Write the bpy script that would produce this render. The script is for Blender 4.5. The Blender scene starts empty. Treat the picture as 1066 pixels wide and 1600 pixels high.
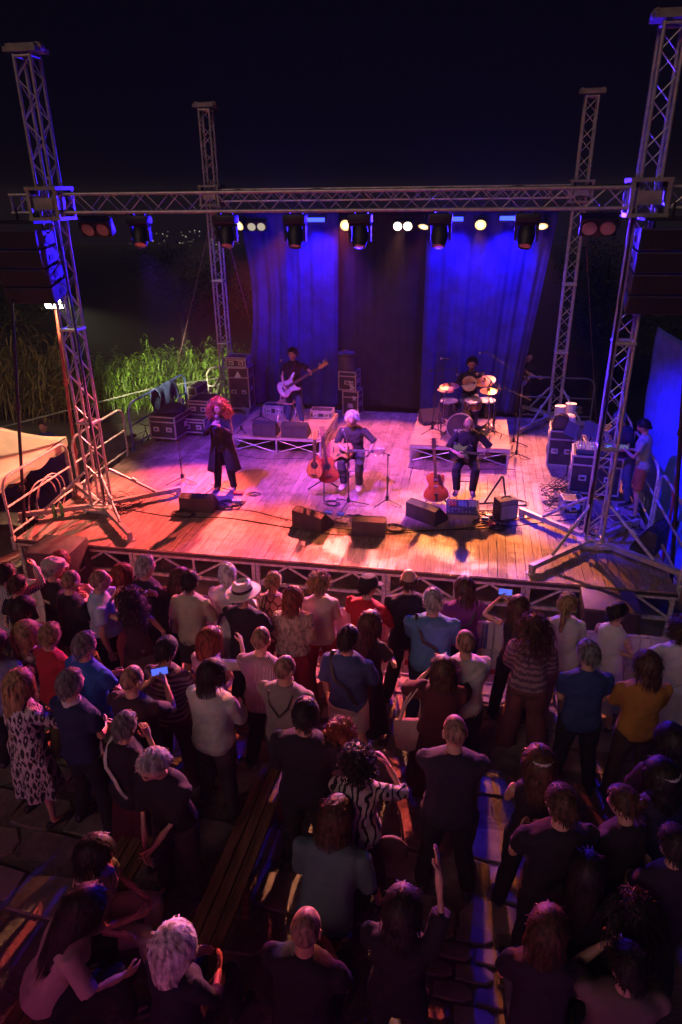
import bpy, bmesh, math, random
import numpy as np
from mathutils import Vector, Matrix, Euler
R = math.radians
rnd = random.Random(7)
nrs = np.random.RandomState(11)
S = bpy.context.scene
COL = S.collection
# ------------------------------------------------------------------ camera
cam = bpy.data.cameras.new('camera')
cam.sensor_fit = 'VERTICAL'; cam.sensor_height = 36.0; cam.lens = 24.43
cam.clip_start = 0.1; cam.clip_end = 2000
camo = bpy.data.objects.new('camera', cam); COL.objects.link(camo)
YAW, PITCH, ROLL = -0.1901, 0.4287, -0.0117
fw = Vector((math.sin(YAW)*math.cos(PITCH), math.cos(YAW)*math.cos(PITCH), -math.sin(PITCH)))
r0 = Vector((math.cos(YAW), -math.sin(YAW), 0)); u0 = r0.cross(fw)
rr = math.cos(ROLL)*r0 + math.sin(ROLL)*u0; uu = -math.sin(ROLL)*r0 + math.cos(ROLL)*u0
camo.matrix_world = Matrix(((rr.x, uu.x, -fw.x, 6.142), (rr.y, uu.y, -fw.y, -8.851), (rr.z, uu.z, -fw.z, 4.987), (0, 0, 0, 1)))
S.camera = camo
# ------------------------------------------------------------------ night sky
w = bpy.data.worlds.new('World'); S.world = w; w.use_nodes = True
nt = w.node_tree; bg = nt.nodes['Background']
bg.inputs['Color'].default_value = (.40, .24, .62, 1); bg.inputs['Strength'].default_value = .0055
# ------------------------------------------------------------------ dim glow of the town lamps behind the audience
sun = bpy.data.lights.new('moon_sun', 'SUN'); sun.energy = 0.48; sun.angle = R(24); sun.color = (1.0, .66, .55)
suno = bpy.data.objects.new('moon_sun', sun); COL.objects.link(suno)
suno.rotation_euler = Vector((0.30, 0.80, -0.60)).to_track_quat('-Z', 'Y').to_euler()
# ------------------------------------------------------------------ exposure and sampling
S.view_settings.view_transform = 'Standard'; S.view_settings.look = 'None'
S.view_settings.exposure = 0.0; S.view_settings.gamma = 1.0; S.view_settings.use_curve_mapping = False
S.render.engine = 'CYCLES'
S.cycles.use_denoising = True
S.cycles.max_bounces = 6; S.cycles.diffuse_bounces = 3; S.cycles.glossy_bounces = 3; S.cycles.transmission_bounces = 4
S.cycles.volume_bounces = 0; S.cycles.caustics_reflective = False; S.cycles.caustics_refractive = False
S.cycles.sample_clamp_indirect = 4.0; S.cycles.use_light_tree = True

# ------------------------------------------------------------------ materials
MATS = {}
def mat(name, col, rough=.6, metal=0., var=.15, vscale=6., bump=0., bscale=40., stretch=None, col2=None, emit=None, spec=.5, pattern=None, sheen=0., alpha=None):
    if name in MATS: return MATS[name]
    m = bpy.data.materials.new(name); m.use_nodes = True
    nt = m.node_tree; b = nt.nodes['Principled BSDF']; L = nt.links.new
    b.inputs['Roughness'].default_value = rough; b.inputs['Metallic'].default_value = metal
    b.inputs['Specular IOR Level'].default_value = spec
    if sheen: b.inputs['Sheen Weight'].default_value = sheen
    tc = nt.nodes.new('ShaderNodeTexCoord'); mp = nt.nodes.new('ShaderNodeMapping')
    L(tc.outputs['Object'], mp.inputs['Vector'])
    if stretch: mp.inputs['Scale'].default_value = stretch
    c = (*col, 1)
    if col2 is None: col2 = tuple(max(0, x*(1-2*var)) for x in col); c = (*[min(1, x*(1+var)) for x in col], 1)
    n = nt.nodes.new('ShaderNodeTexNoise'); n.inputs['Scale'].default_value = vscale; n.inputs['Detail'].default_value = 6
    L(mp.outputs['Vector'], n.inputs['Vector'])
    fac = n.outputs['Fac']
    rp = nt.nodes.new('ShaderNodeValToRGB'); rp.color_ramp.elements[0].position = .32; rp.color_ramp.elements[1].position = .68
    rp.color_ramp.elements[0].color = (*col2, 1); rp.color_ramp.elements[1].color = c
    if pattern:
        kind, pc, ps = pattern
        if kind == 'stripe':
            t = nt.nodes.new('ShaderNodeTexWave'); t.inputs['Scale'].default_value = ps; t.inputs['Distortion'].default_value = .4; o = t.outputs['Fac']; th = (.42, .58)
        elif kind == 'hstripe':
            t = nt.nodes.new('ShaderNodeTexWave'); t.bands_direction = 'Z'; t.inputs['Scale'].default_value = ps; o = t.outputs['Fac']; th = (.42, .58)
        elif kind == 'zigzag':
            t = nt.nodes.new('ShaderNodeTexWave'); t.bands_direction = 'Z'; t.wave_profile = 'TRI'; t.inputs['Scale'].default_value = ps; t.inputs['Distortion'].default_value = 3; t.inputs['Detail Scale'].default_value = 3; o = t.outputs['Fac']; th = (.4, .55)
        elif kind == 'vine':
            t = nt.nodes.new('ShaderNodeTexVoronoi'); t.feature = 'DISTANCE_TO_EDGE'; t.inputs['Scale'].default_value = ps; o = t.outputs['Distance']; th = (.05, .12)
        elif kind == 'bamboo':
            t = nt.nodes.new('ShaderNodeTexWave'); t.wave_type = 'BANDS'; t.inputs['Scale'].default_value = ps; t.inputs['Distortion'].default_value = 9; t.inputs['Detail'].default_value = 1.5; t.inputs['Detail Scale'].default_value = 1.6; o = t.outputs['Fac']; th = (.28, .36)
        else:
            t = nt.nodes.new('ShaderNodeTexMagic'); t.inputs['Scale'].default_value = ps; t.turbulence_depth = 3; t.inputs['Distortion'].default_value = 2; o = t.outputs['Fac']; th = (.45, .55)
        L(mp.outputs['Vector'], t.inputs['Vector'])
        r2 = nt.nodes.new('ShaderNodeValToRGB'); r2.color_ramp.elements[0].position, r2.color_ramp.elements[1].position = th
        L(o, r2.inputs['Fac']); mx = nt.nodes.new('ShaderNodeMix'); mx.data_type = 'RGBA'
        L(r2.outputs['Color'], mx.inputs[0]); mx.inputs[6].default_value = (*pc, 1); L(rp.outputs['Color'], mx.inputs[7])
        L(mx.outputs[2], b.inputs['Base Color'])
    else:
        L(rp.outputs['Color'], b.inputs['Base Color'])
    L(fac, rp.inputs['Fac'])
    if bump:
        n2 = nt.nodes.new('ShaderNodeTexNoise'); n2.inputs['Scale'].default_value = bscale; n2.inputs['Detail'].default_value = 4
        L(mp.outputs['Vector'], n2.inputs['Vector'])
        bp = nt.nodes.new('ShaderNodeBump'); bp.inputs['Strength'].default_value = bump; bp.inputs['Distance'].default_value = .02
        L(n2.outputs['Fac'], bp.inputs['Height']); L(bp.outputs['Normal'], b.inputs['Normal'])
    if emit:
        b.inputs['Emission Color'].default_value = (*emit[0], 1); b.inputs['Emission Strength'].default_value = emit[1]
    MATS[name] = m
    return m
def cloth(name, col, **k):
    d = dict(rough=.85, var=.12, vscale=5, bump=.9, bscale=9., stretch=(1, 1, .55), spec=.25); d.update(k)
    return mat('cloth_'+name, col, **d)
# ------------------------------------------------------------------ mesh helpers
def V(*a): return Vector(a)
def frame(d):
    d = Vector(d).normalized()
    a = Vector((0, 0, 1)) if abs(d.z) < .95 else Vector((0, 1, 0))
    x = a.cross(d).normalized(); y = d.cross(x)
    return x, y
class MB:
    def __init__(s): s.v = []; s.f = []
    def add(s, vs, fs):
        o = len(s.v); s.v.extend([tuple(p) for p in vs]); s.f.extend([tuple(i+o for i in q) for q in fs]); return s
    def box(s, c, d, rot=None, taper=1.):
        x, y, z = d[0]/2, d[1]/2, d[2]/2; c = Vector(c)
        pts = [Vector((a*x*(taper if k > 0 else 1), b*y*(taper if k > 0 else 1), k*z)) for k in (-1, 1) for a, b in ((-1, -1), (1, -1), (1, 1), (-1, 1))]
        if rot is not None: pts = [rot @ p for p in pts]
        return s.add([p+c for p in pts], [(3, 2, 1, 0), (4, 5, 6, 7), (0, 1, 5, 4), (1, 2, 6, 5), (2, 3, 7, 6), (3, 0, 4, 7)])
    def rings(s, rings, cap=True):
        n = len(rings[0]); vs = [p for r in rings for p in r]; fs = []
        for i in range(len(rings)-1):
            for j in range(n):
                k = (j+1) % n; fs.append((i*n+j, i*n+k, (i+1)*n+k, (i+1)*n+j))
        if cap:
            fs.append(tuple(range(n-1, -1, -1))); fs.append(tuple((len(rings)-1)*n+j for j in range(n)))
        return s.add(vs, fs)
    def tube(s, a, b, r, r2=None, n=8):
        a = Vector(a); b = Vector(b); x, y = frame(b-a); r2 = r if r2 is None else r2
        cs = [(math.cos(2*math.pi*j/n), math.sin(2*math.pi*j/n)) for j in range(n)]
        return s.rings([[a+(x*c+y*q)*r for c, q in cs], [b+(x*c+y*q)*r2 for c, q in cs]])
    def path(s, pts, r, n=6, closed=False, flat=1.):
        pts = [Vector(p) for p in pts]; m = len(pts)
        rs = list(r) if hasattr(r, '__len__') else [r]*m
        rings = []; x = None
        for i, p in enumerate(pts):
            d = (pts[min(i+1, m-1)]-pts[max(i-1, 0)])
            if d.length < 1e-9: d = Vector((0, 0, 1))
            d.normalize()
            if x is None: x, y = frame(d)
            else:
                x = x-d*x.dot(d)
                if x.length < 1e-6: x, y = frame(d)
                x.normalize(); y = d.cross(x)
            rings.append([p+(x*math.cos(2*math.pi*j/n)+y*flat*math.sin(2*math.pi*j/n))*rs[i] for j in range(n)])
        return s.rings(rings)
    def lathe(s, prof, n=20, o=(0, 0, 0), axis=(0, 0, 1), sx=1., sy=1.):
        o = Vector(o); a = Vector(axis).normalized(); x, y = frame(a)
        ring = len(prof) == 4 and abs(prof[0][0]-prof[-1][0]) < .006 and prof[0][0] > .028   # a hoop: no end discs
        if ring: prof = list(prof)+[prof[0]]
        return s.rings([[o+a*z+(x*sx*math.cos(2*math.pi*j/n)+y*sy*math.sin(2*math.pi*j/n))*max(r, 1e-4) for j in range(n)] for r, z in prof], cap=not ring)
    def ball(s, c, r, n=10, m=7, rot=None):
        c = Vector(c); r = r if hasattr(r, '__len__') else (r, r, r)
        rings = []
        for i in range(m):
            t = math.pi*(i+.02)/(m-1+.04)
            ring = [Vector((r[0]*math.sin(t)*math.cos(2*math.pi*j/n), r[1]*math.sin(t)*math.sin(2*math.pi*j/n), -r[2]*math.cos(t))) for j in range(n)]
            rings.append([c+(rot @ p if rot is not None else p) for p in ring])
        return s.rings(rings)
    def prism(s, outline, th, mtx=None):
        n = len(outline); vs = [Vector((x, y, -th/2)) for x, y in outline]+[Vector((x, y, th/2)) for x, y in outline]
        if mtx is not None: vs = [mtx @ p for p in vs]
        return s.add(vs, [tuple(range(n-1, -1, -1)), tuple(range(n, 2*n))]+[(i, (i+1) % n, n+(i+1) % n, n+i) for i in range(n)])
    def mesh(s, name, m=None, smooth=True, angle=38):
        me = bpy.data.meshes.new(name); me.from_pydata(s.v, [], s.f); 
        if m is not None: me.materials.append(m)
        if smooth:
            me.shade_smooth()
            try: me.set_sharp_from_angle(angle=R(angle))
            except Exception: pass
        return me
    def build(s, name, m, parent=None, smooth=True, loc=None, angle=38):
        o = bpy.data.objects.new(name, s.mesh(name, m, smooth, angle)); COL.objects.link(o)
        if parent is not None: o.parent = parent
        if loc is not None: o.location = loc
        return o
def link(name, me, parent=None, loc=None, rot=None, scale=None):
    o = bpy.data.objects.new(name, me); COL.objects.link(o)
    if parent is not None: o.parent = parent
    if loc is not None: o.location = loc
    if rot is not None: o.rotation_euler = rot
    if scale is not None: o.scale = scale
    return o
def tag(o, label=None, cat=None, group=None, kind=None):
    if label: o['label'] = label
    if cat: o['category'] = cat
    if group: o['group'] = group
    if kind: o['kind'] = kind
    return o
def thing(name, label, cat, loc=(0, 0, 0), rz=0, group=None):
    o = bpy.data.objects.new(name, None); COL.objects.link(o); o.empty_display_size = .1
    o.location = loc; o.rotation_euler = (0, 0, R(rz)); return tag(o, label, cat, group)
def copy_tree(o, parent=None):
    c = o.copy(); COL.objects.link(c); c.parent = parent
    for ch in list(o.children): copy_tree(ch, c)
    return c
def bevel_box(d, bv=.01, c=(0, 0, 0)):
    bm = bmesh.new(); bmesh.ops.create_cube(bm, size=1); bmesh.ops.scale(bm, vec=d, verts=bm.verts)
    bmesh.ops.bevel(bm, geom=bm.edges[:], offset=bv, segments=2, affect='EDGES', profile=.5)
    m = MB(); m.v = [tuple(v.co+Vector(c)) for v in bm.verts]; bm.verts.index_update(); m.f = [tuple(v.index for v in f.verts) for f in bm.faces]; bm.free(); return m
def rot_to(d, up=(0, 0, 1)):
    return Vector(d).to_track_quat('-Z', 'Y').to_euler()
def stroke_text(mb, txt, w, h, t, mtx):
    """simple bar lettering, x right, y up, in the plane of mtx"""
    G = {'l': [((0, 0), (0, 1))], 'i': [((0, 0), (0, .6)), ((0, .8), (0, .9))], 'g': [((.8, .6), (0, .6)), ((0, .6), (0, .1)), ((0, .1), (.8, .1)), ((.8, .6), (.8, -.3)), ((.8, -.3), (0, -.3))],
         'h': [((0, 0), (0, 1)), ((0, .6), (.8, .6)), ((.8, .6), (.8, 0))], 't': [((.3, .95), (.3, 0)), ((0, .62), (.7, .62)), ((.3, 0), (.7, 0))],
         'M': [((0, 0), (0, .7)), ((0, .7), (1, .7)), ((.5, .7), (.5, 0)), ((1, .7), (1, 0))], 'D': [((0, 0), (0, 1)), ((0, 1), (.6, .9)), ((.6, .9), (.8, .5)), ((.8, .5), (.6, .1)), ((.6, .1), (0, 0))], 'I': [((0, 0), (0, 1))], 'o': [((0, 0), (.7, 0)), ((.7, 0), (.7, .6)), ((.7, .6), (0, .6)), ((0, .6), (0, 0))], 'e': [((.7, 0), (0, 0)), ((0, 0), (0, .6)), ((0, .6), (.7, .6)), ((.7, .6), (.7, .3)), ((.7, .3), (0, .3))], 's': [((0, 0), (.7, 0)), ((.7, 0), (.7, .3)), ((.7, .3), (0, .3)), ((0, .3), (0, .6)), ((0, .6), (.7, .6))]}
    x = 0
    for ch in txt:
        wd = {'l': .25, 'i': .25, 'I': .3}.get(ch, 1.1)
        for (a, b), (c, d) in G[ch]:
            p = Vector(((x+a)*w, b*h, 0)); q = Vector(((x+c)*w, d*h, 0)); dr = (q-p).normalized(); n = Vector((-dr.y, dr.x, 0))*t/2
            e = dr*t/2
            mb.add([mtx @ v for v in (p-e-n, q+e-n, q+e+n, p-e+n)], [(0, 1, 2, 3)])
        x += wd+.25
ALU = mat('aluminium', (.50, .46, .44), .40, .5, var=.12, vscale=14)
STEEL = mat('galvanised_steel', (.52, .49, .47), .45, .3, var=.2, vscale=18)
BLACK = mat('black_metal', (.018, .018, .02), .45, .2, var=.2)
BLKPL = mat('black_plastic', (.02, .02, .022), .5, 0, var=.2, bump=.15, bscale=160)
CHROME = mat('chrome', (.75, .75, .77), .12, 1, var=.05)
GRILLE = mat('speaker_grille', (.02, .02, .022), .7, .2, var=.3, vscale=60, bump=.6, bscale=320)
RUBBER = mat('black_cable', (.012, .012, .013), .6)
# ================================================================== GROUND
def g(y):
    if y > 30: return -.85-.05*(y-30)
    if y > -1: return -.85
    if y > -3: return -.85+.15*(-1-y)
    return -.55+.1*(-3-y)
def ground_mat():
    m = bpy.data.materials.new('packed_earth'); m.use_nodes = True; nt = m.node_tree; b = nt.nodes['Principled BSDF']; L = nt.links.new
    geo = nt.nodes.new('ShaderNodeNewGeometry')
    n = nt.nodes.new('ShaderNodeTexNoise'); n.inputs['Scale'].default_value = 1.7; n.inputs['Detail'].default_value = 9; L(geo.outputs['Position'], n.inputs['Vector'])
    r = nt.nodes.new('ShaderNodeValToRGB'); r.color_ramp.elements[0].color = (.06, .052, .042, 1); r.color_ramp.elements[1].color = (.24, .21, .17, 1); r.color_ramp.elements[0].position = .3; r.color_ramp.elements[1].position = .72
    L(n.outputs['Fac'], r.inputs['Fac']); b.inputs['Roughness'].default_value = .9
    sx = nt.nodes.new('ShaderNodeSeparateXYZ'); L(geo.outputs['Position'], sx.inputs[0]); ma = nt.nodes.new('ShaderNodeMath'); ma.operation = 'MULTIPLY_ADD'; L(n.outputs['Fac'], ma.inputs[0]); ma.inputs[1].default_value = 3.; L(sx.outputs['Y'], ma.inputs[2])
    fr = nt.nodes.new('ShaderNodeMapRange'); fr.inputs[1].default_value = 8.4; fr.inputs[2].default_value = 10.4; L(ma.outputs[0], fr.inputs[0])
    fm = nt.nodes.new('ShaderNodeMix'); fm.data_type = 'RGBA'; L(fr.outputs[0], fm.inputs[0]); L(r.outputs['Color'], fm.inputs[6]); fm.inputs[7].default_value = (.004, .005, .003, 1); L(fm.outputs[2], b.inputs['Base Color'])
    n2 = nt.nodes.new('ShaderNodeTexNoise'); n2.inputs['Scale'].default_value = 22; n2.inputs['Detail'].default_value = 6; L(geo.outputs['Position'], n2.inputs['Vector'])
    bp = nt.nodes.new('ShaderNodeBump'); bp.inputs['Strength'].default_value = .8; bp.inputs['Distance'].default_value = .03; L(n2.outputs['Fac'], bp.inputs['Height']); L(bp.outputs['Normal'], b.inputs['Normal'])
    return m
ys = [-40, -20, -14]+[-12+.5*i for i in range(26)]+[2, 5, 10, 20, 30, 45, 70, 120, 250, 320]
xs = [-300, -160, -80, -40, -20, -10, -5, -2, 0, 2, 4, 6, 8, 10, 14, 20, 40, 80, 160, 300]
gb = MB(); gb.add([(x, y, g(y)) for y in ys for x in xs], [(j*len(xs)+i, j*len(xs)+i+1, (j+1)*len(xs)+i+1, (j+1)*len(xs)+i) for j in range(len(ys)-1) for i in range(len(xs)-1)])
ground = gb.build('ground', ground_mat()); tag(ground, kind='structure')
def stone_mat():
    m = bpy.data.materials.new('paving_stone'); m.use_nodes = True; nt = m.node_tree; b = nt.nodes['Principled BSDF']; L = nt.links.new
    geo = nt.nodes.new('ShaderNodeNewGeometry'); oi = nt.nodes.new('ShaderNodeObjectInfo')
    n = nt.nodes.new('ShaderNodeTexNoise'); n.inputs['Scale'].default_value = 7; n.inputs['Detail'].default_value = 8; L(geo.outputs['Position'], n.inputs['Vector'])
    mx = nt.nodes.new('ShaderNodeMath'); mx.operation = 'MULTIPLY_ADD'; L(oi.outputs['Random'], mx.inputs[0]); mx.inputs[1].default_value = .45; L(n.outputs['Fac'], mx.inputs[2])
    r = nt.nodes.new('ShaderNodeValToRGB'); r.color_ramp.elements[0].color = (.08, .068, .056, 1); r.color_ramp.elements[1].color = (.27, .23, .19, 1); r.color_ramp.elements[0].position = .35; r.color_ramp.elements[1].position = .95
    L(mx.outputs[0], r.inputs['Fac']); L(r.outputs['Color'], b.inputs['Base Color']); b.inputs['Roughness'].default_value = .8
    n2 = nt.nodes.new('ShaderNodeTexNoise'); n2.inputs['Scale'].default_value = 45; n2.inputs['Detail'].default_value = 5; L(geo.outputs['Position'], n2.inputs['Vector'])
    bp = nt.nodes.new('ShaderNodeBump'); bp.inputs['Strength'].default_value = .6; bp.inputs['Distance'].default_value = .01; L(n2.outputs['Fac'], bp.inputs['Height']); L(bp.outputs['Normal'], b.inputs['Normal'])
    return m
STONE = stone_mat()
def slab_mesh(w, d, rg, j=.04):
    n = 9; o = []
    for k in range(n):
        a = 2*math.pi*(k+.5)/n; c, s_ = math.cos(a), math.sin(a); q = 1/max(abs(c), abs(s_)); o.append(((w/2-.008)*c*q*(1-rg.random()*j*2), (d/2-.008)*s_*q*(1-rg.random()*j*2)))
    m = MB(); ins = [(x*.95, y*.95) for x, y in o]
    m.rings([[Vector((x, y, -.02)) for x, y in o], [Vector((x, y, .012)) for x, y in o], [Vector((x, y, .02)) for x, y in ins]])
    return m.mesh('paving_stone', STONE, smooth=False)
slabs = [slab_mesh(.56, .42, rnd) for _ in range(8)]
bricks = [slab_mesh(.30, .15, rnd, .015) for _ in range(4)]
npv = 0
for j in range(12):
    y = -1.25-.42*j
    for i in range(18):
        x = -.4+.56*i+(.28 if j % 2 else 0)
        if npv >= 190: break
        link('paving_stone', rnd.choice(slabs), ground, (x, y, g(y)), (-math.atan(.15 if y > -3 else .10), 0, rnd.uniform(-.03, .03)+rnd.choice((0, math.pi)))); npv += 1
for j in range(19):
    y = -5.15-.16*j
    for i in range(6):
        x = 5.85+.305*i+(.15 if j % 2 else 0)
        link('paving_brick', rnd.choice(bricks), ground, (x, y, g(y)+.002), (-math.atan(.10), 0, rnd.uniform(-.02, .02)))

# unseen block added behind the audience to shade the nearest rows from the fill
tw = MB().box((5, -12.0, .95), (34, 5.2, 4.6)).box((5, -9.5, 3.3), (34, .25, .12)); tag(tw.build('shade_block', mat('shade_block_mat', (.35, .32, .28), .9, bump=.4, bscale=20), smooth=False), kind='structure')
# ================================================================== STAGE
def deck_mat():
    m = bpy.data.materials.new('stage_planks'); m.use_nodes = True; nt = m.node_tree; b = nt.nodes['Principled BSDF']; L = nt.links.new
    N = nt.nodes.new
    geo = N('ShaderNodeNewGeometry'); oi = N('ShaderNodeObjectInfo'); tc = N('ShaderNodeTexCoord')
    ad = N('ShaderNodeVectorMath'); ad.operation = 'MULTIPLY_ADD'; L(oi.outputs['Random'], ad.inputs[0]); ad.inputs[1].default_value = (7, 13, 3); L(tc.outputs['Object'], ad.inputs[2])
    mp = N('ShaderNodeMapping'); mp.inputs['Scale'].default_value = (22, 1.1, 22); L(ad.outputs[0], mp.inputs['Vector'])
    gr = N('ShaderNodeTexNoise'); gr.inputs['Scale'].default_value = 3; gr.inputs['Detail'].default_value = 8; L(mp.outputs['Vector'], gr.inputs['Vector'])
    r = N('ShaderNodeValToRGB'); r.color_ramp.elements[0].color = (.17, .115, .10, 1); r.color_ramp.elements[1].color = (.42, .30, .27, 1); r.color_ramp.elements[0].position = .3; r.color_ramp.elements[1].position = .7
    L(gr.outputs['Fac'], r.inputs['Fac'])
    # tone of the single board
    t = N('ShaderNodeMapRange'); L(oi.outputs['Random'], t.inputs[0]); t.inputs[3].default_value = .72; t.inputs[4].default_value = 1.12
    v = N('ShaderNodeVectorMath'); v.operation = 'SCALE'; L(r.outputs['Color'], v.inputs[0]); L(t.outputs[0], v.inputs['Scale'])
    # worn stain patches across boards
    st = N('ShaderNodeTexNoise'); st.inputs['Scale'].default_value = 1.15; st.inputs['Detail'].default_value = 9; st.inputs['Roughness'].default_value = .68; L(geo.outputs['Position'], st.inputs['Vector'])
    sr = N('ShaderNodeValToRGB'); sr.color_ramp.elements[0].position = .47; sr.color_ramp.elements[1].position = .53; L(st.outputs['Fac'], sr.inputs['Fac'])
    mx = N('ShaderNodeMix'); mx.data_type = 'RGBA'; mx.blend_type = 'MULTIPLY'; mx.inputs[0].default_value = .8
    L(v.outputs[0], mx.inputs[6])
    mr2 = N('ShaderNodeValToRGB'); mr2.color_ramp.elements[0].color = (.58, .55, .52, 1); mr2.color_ramp.elements[1].color = (1, 1, 1, 1); L(sr.outputs['Color'], mr2.inputs['Fac']); L(mr2.outputs['Color'], mx.inputs[7])
    # knots / dirt specks
    kn = N('ShaderNodeTexVoronoi'); kn.inputs['Scale'].default_value = 9; L(geo.outputs['Position'], kn.inputs['Vector'])
    kr = N('ShaderNodeValToRGB'); kr.color_ramp.elements[0].position = .045; kr.color_ramp.elements[1].position = .1; kr.color_ramp.elements[0].color = (.35, .28, .22, 1); kr.color_ramp.elements[1].color = (1, 1, 1, 1); L(kn.outputs['Distance'], kr.inputs['Fac'])
    m2 = N('ShaderNodeMix'); m2.data_type = 'RGBA'; m2.blend_type = 'MULTIPLY'; m2.inputs[0].default_value = .6; L(mx.outputs[2], m2.inputs[6]); L(kr.outputs['Color'], m2.inputs[7])
    L(m2.outputs[2], b.inputs['Base Color'])
    ro = N('ShaderNodeMapRange'); L(sr.outputs['Color'], ro.inputs[0]); ro.inputs[3].default_value = .65; ro.inputs[4].default_value = .44; L(ro.outputs[0], b.inputs['Roughness'])
    bp = N('ShaderNodeBump'); bp.inputs['Strength'].default_value = .25; bp.inputs['Distance'].default_value = .004; L(gr.outputs['Fac'], bp.inputs['Height']); L(bp.outputs['Normal'], b.inputs['Normal'])
    return m
DECK = deck_mat()
X0, X1, DEP = -.9, 9.1, 8.0
stage = thing('stage', 'long wooden plank stage on a metal lattice frame with performers on it', 'stage', (0, 0, 0))
bw = (X1-X0)/75
bme = bevel_box((bw-.004, 1.994, .03), .002, (0, 0, -.015)).mesh('deck_board', DECK, smooth=False)
for j in range(4):
    for i in range(75):
        link('deck_board', bme, stage, (X0+bw*(i+.5), 1+2*j, rnd.uniform(-.0015, .0012)))
sub = MB()
for j in range(5): sub.box((4.1, min(.05+2*j, 7.95), -.075), (10, .06, .07))
for i in range(6): sub.box((X0+.04+i*1.984, 4, -.16), (.06, 7.9, .07))
sub.build('joists', STEEL, stage, smooth=False)
mb = MB().box((4.1, 0.0, -.052), (10.02, .03, .036)); mb.build('front_edge_trim', mat('dark_trim', (.03, .022, .02), .6), stage, smooth=False)
FRAME = mat('painted_frame', (.52, .48, .44), .5, .25, var=.2, vscale=16)
def post_mesh(h):
    m = MB(); m.box((0, 0, -h/2), (.05, .05, h))
    return m
def panel(L, par, loc, rz, gz):
    p = bpy.data.objects.new('frame_panel', None); COL.objects.link(p); p.parent = par; p.location = loc; p.rotation_euler = (0, 0, R(rz)); p.empty_display_size = .1
    h = -gz-.07
    for x in (.035, L-.035):
        link('post', POSTM, p, (x, 0, -.072))
    link('beam', BEAMM, p, (L/2, -.004, -.10)); link('beam', BEAMM, p, (L/2, -.004, -.44))
    link('mid_post', MIDM, p, (L/2, 0, -.27))
    for k in range(4):
        a = (k*L/4+(.06 if k == 0 else 0)); b = ((k+1)*L/4-(.06 if k == 3 else 0)); up = k % 2 == 0
        z0, z1 = (-.42, -.12) if up else (-.12, -.42)
        q = Vector((b-a, 0, z1-z0)); o = link('diagonal', DIAGM, p, ((a+b)/2, .002, (z0+z1)/2)); o.rotation_euler = (0, -math.atan2(z1-z0, b-a), 0)
    return p
POSTM = MB().box((0, 0, -.39), (.055, .055, .78)); 
for k in range(7): POSTM.box((0, -.029, -.1-.09*k), (.014, .004, .035))
POSTM.box((0, 0, -.77), (.11, .11, .02))
POSTM = POSTM.mesh('post', FRAME, smooth=False)
BEAMM = MB().box((0, 0, 0), (1.86, .04, .045)).mesh('beam', FRAME, smooth=False)
MIDM = MB().box((0, 0, 0), (.035, .035, .294)).mesh('mid_post', FRAME, smooth=False)
DIAGM = MB().box((0, 0, 0), (.53, .025, .03)).mesh('diagonal', FRAME, smooth=False)
for i in range(5): panel(2.0, stage, (X0+2*i, .03, 0), 0, -.85)
for i in range(4): panel(2.0, stage, (X0+.03, .12+1.96*i, 0), 90, -.85)
for i in range(5): panel(2.0, stage, (X0+2*i, 2.0, 0), 0, -.85)
mb = MB().box((4.1, 3.9, -.46), (9.7, .02, .76)); mb.build('understage_shade', mat('understage_dark', (.012, .012, .014), .95), stage, smooth=False)  # dark sheet added under the deck, stands in for the shade there

# ================================================================== TRUSSES AND TOWERS
CS = .239
CH = {}
BR = {}
def truss_parts(root, L, a0=0., pitch=.255, axis='z'):
    """four chords and zigzag braces of a square lattice girder along local z"""
    key = round(L, 3)
    if key not in CH: CH[key] = MB().tube((0, 0, 0), (0, 0, L), .023, n=10).mesh('chord', ALU)
    h = CS/2
    for x, y in ((-h, -h), (h, -h), (h, h), (-h, h)): link('chord', CH[key], root, (x, y, a0))
    n = max(1, round(L/pitch)); p = (L-.06)/n
    bk = round(p, 4)
    if bk not in BR:
        l = math.hypot(CS, p)-.03; BR[bk] = MB().tube((0, 0, -l/2), (0, 0, l/2), .0085, n=6).mesh('brace', ALU)
    cs = [(-h, -h), (h, -h), (h, h), (-h, h)]
    for fidx in range(4):
        A = cs[fidx]; B = cs[(fidx+1) % 4]
        for k in range(n):
            s, e = (A, B) if (k+fidx) % 2 else (B, A)
            z = a0+.03+p*k
            P = Vector((*s, z)); Q = Vector((*e, z+p)); o = link('brace', BR[bk], root, (P+Q)/2); o.rotation_euler = (Q-P).to_track_quat('Z', 'Y').to_euler()
    ring = CH.get('ring')
    if ring is None:
        m = MB()
        for i in range(4): m.tube((*cs[i], 0), (*cs[(i+1) % 4], 0), .017, n=8)
        ring = CH['ring'] = m.mesh('end_frame', ALU)
    for z in (a0+.025, a0+L-.025): link('end_frame', ring, root, (0, 0, z))
def sleeve(root, z):
    m = MB(); s = .21
    for x in (-s, s):
        for y in (-s, s): m.box((x, y, z), (.05, .05, .40))
    for zz in (z-.20, z+.20):
        for q in (-s, s):
            m.box((q, 0, zz), (.07, .49, .05)); m.box((0, q, zz), (.352, .07, .046))
    for q in (-s, s): m.box((q, 0, z), (.012, .30, .16)); m.box((0, q, z), (.30, .012, .16))
    m.build('sleeve_block', mat('sleeve_alu', (.36, .34, .28), .45, .5), root, smooth=False)
    RO = CH.setdefault('roller', MB().lathe([(.001, -.02), (.035, -.02), (.035, .02), (.001, .02)], 10, (0, 0, 0), (1, 0, 0)).mesh('roller', BLACK))
    for x in (-.19, .19):
        for y in (-.19, .19):
            for zz in (z-.15, z+.15): link('roller', RO, root, (x*.86, y*.86, zz))
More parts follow.
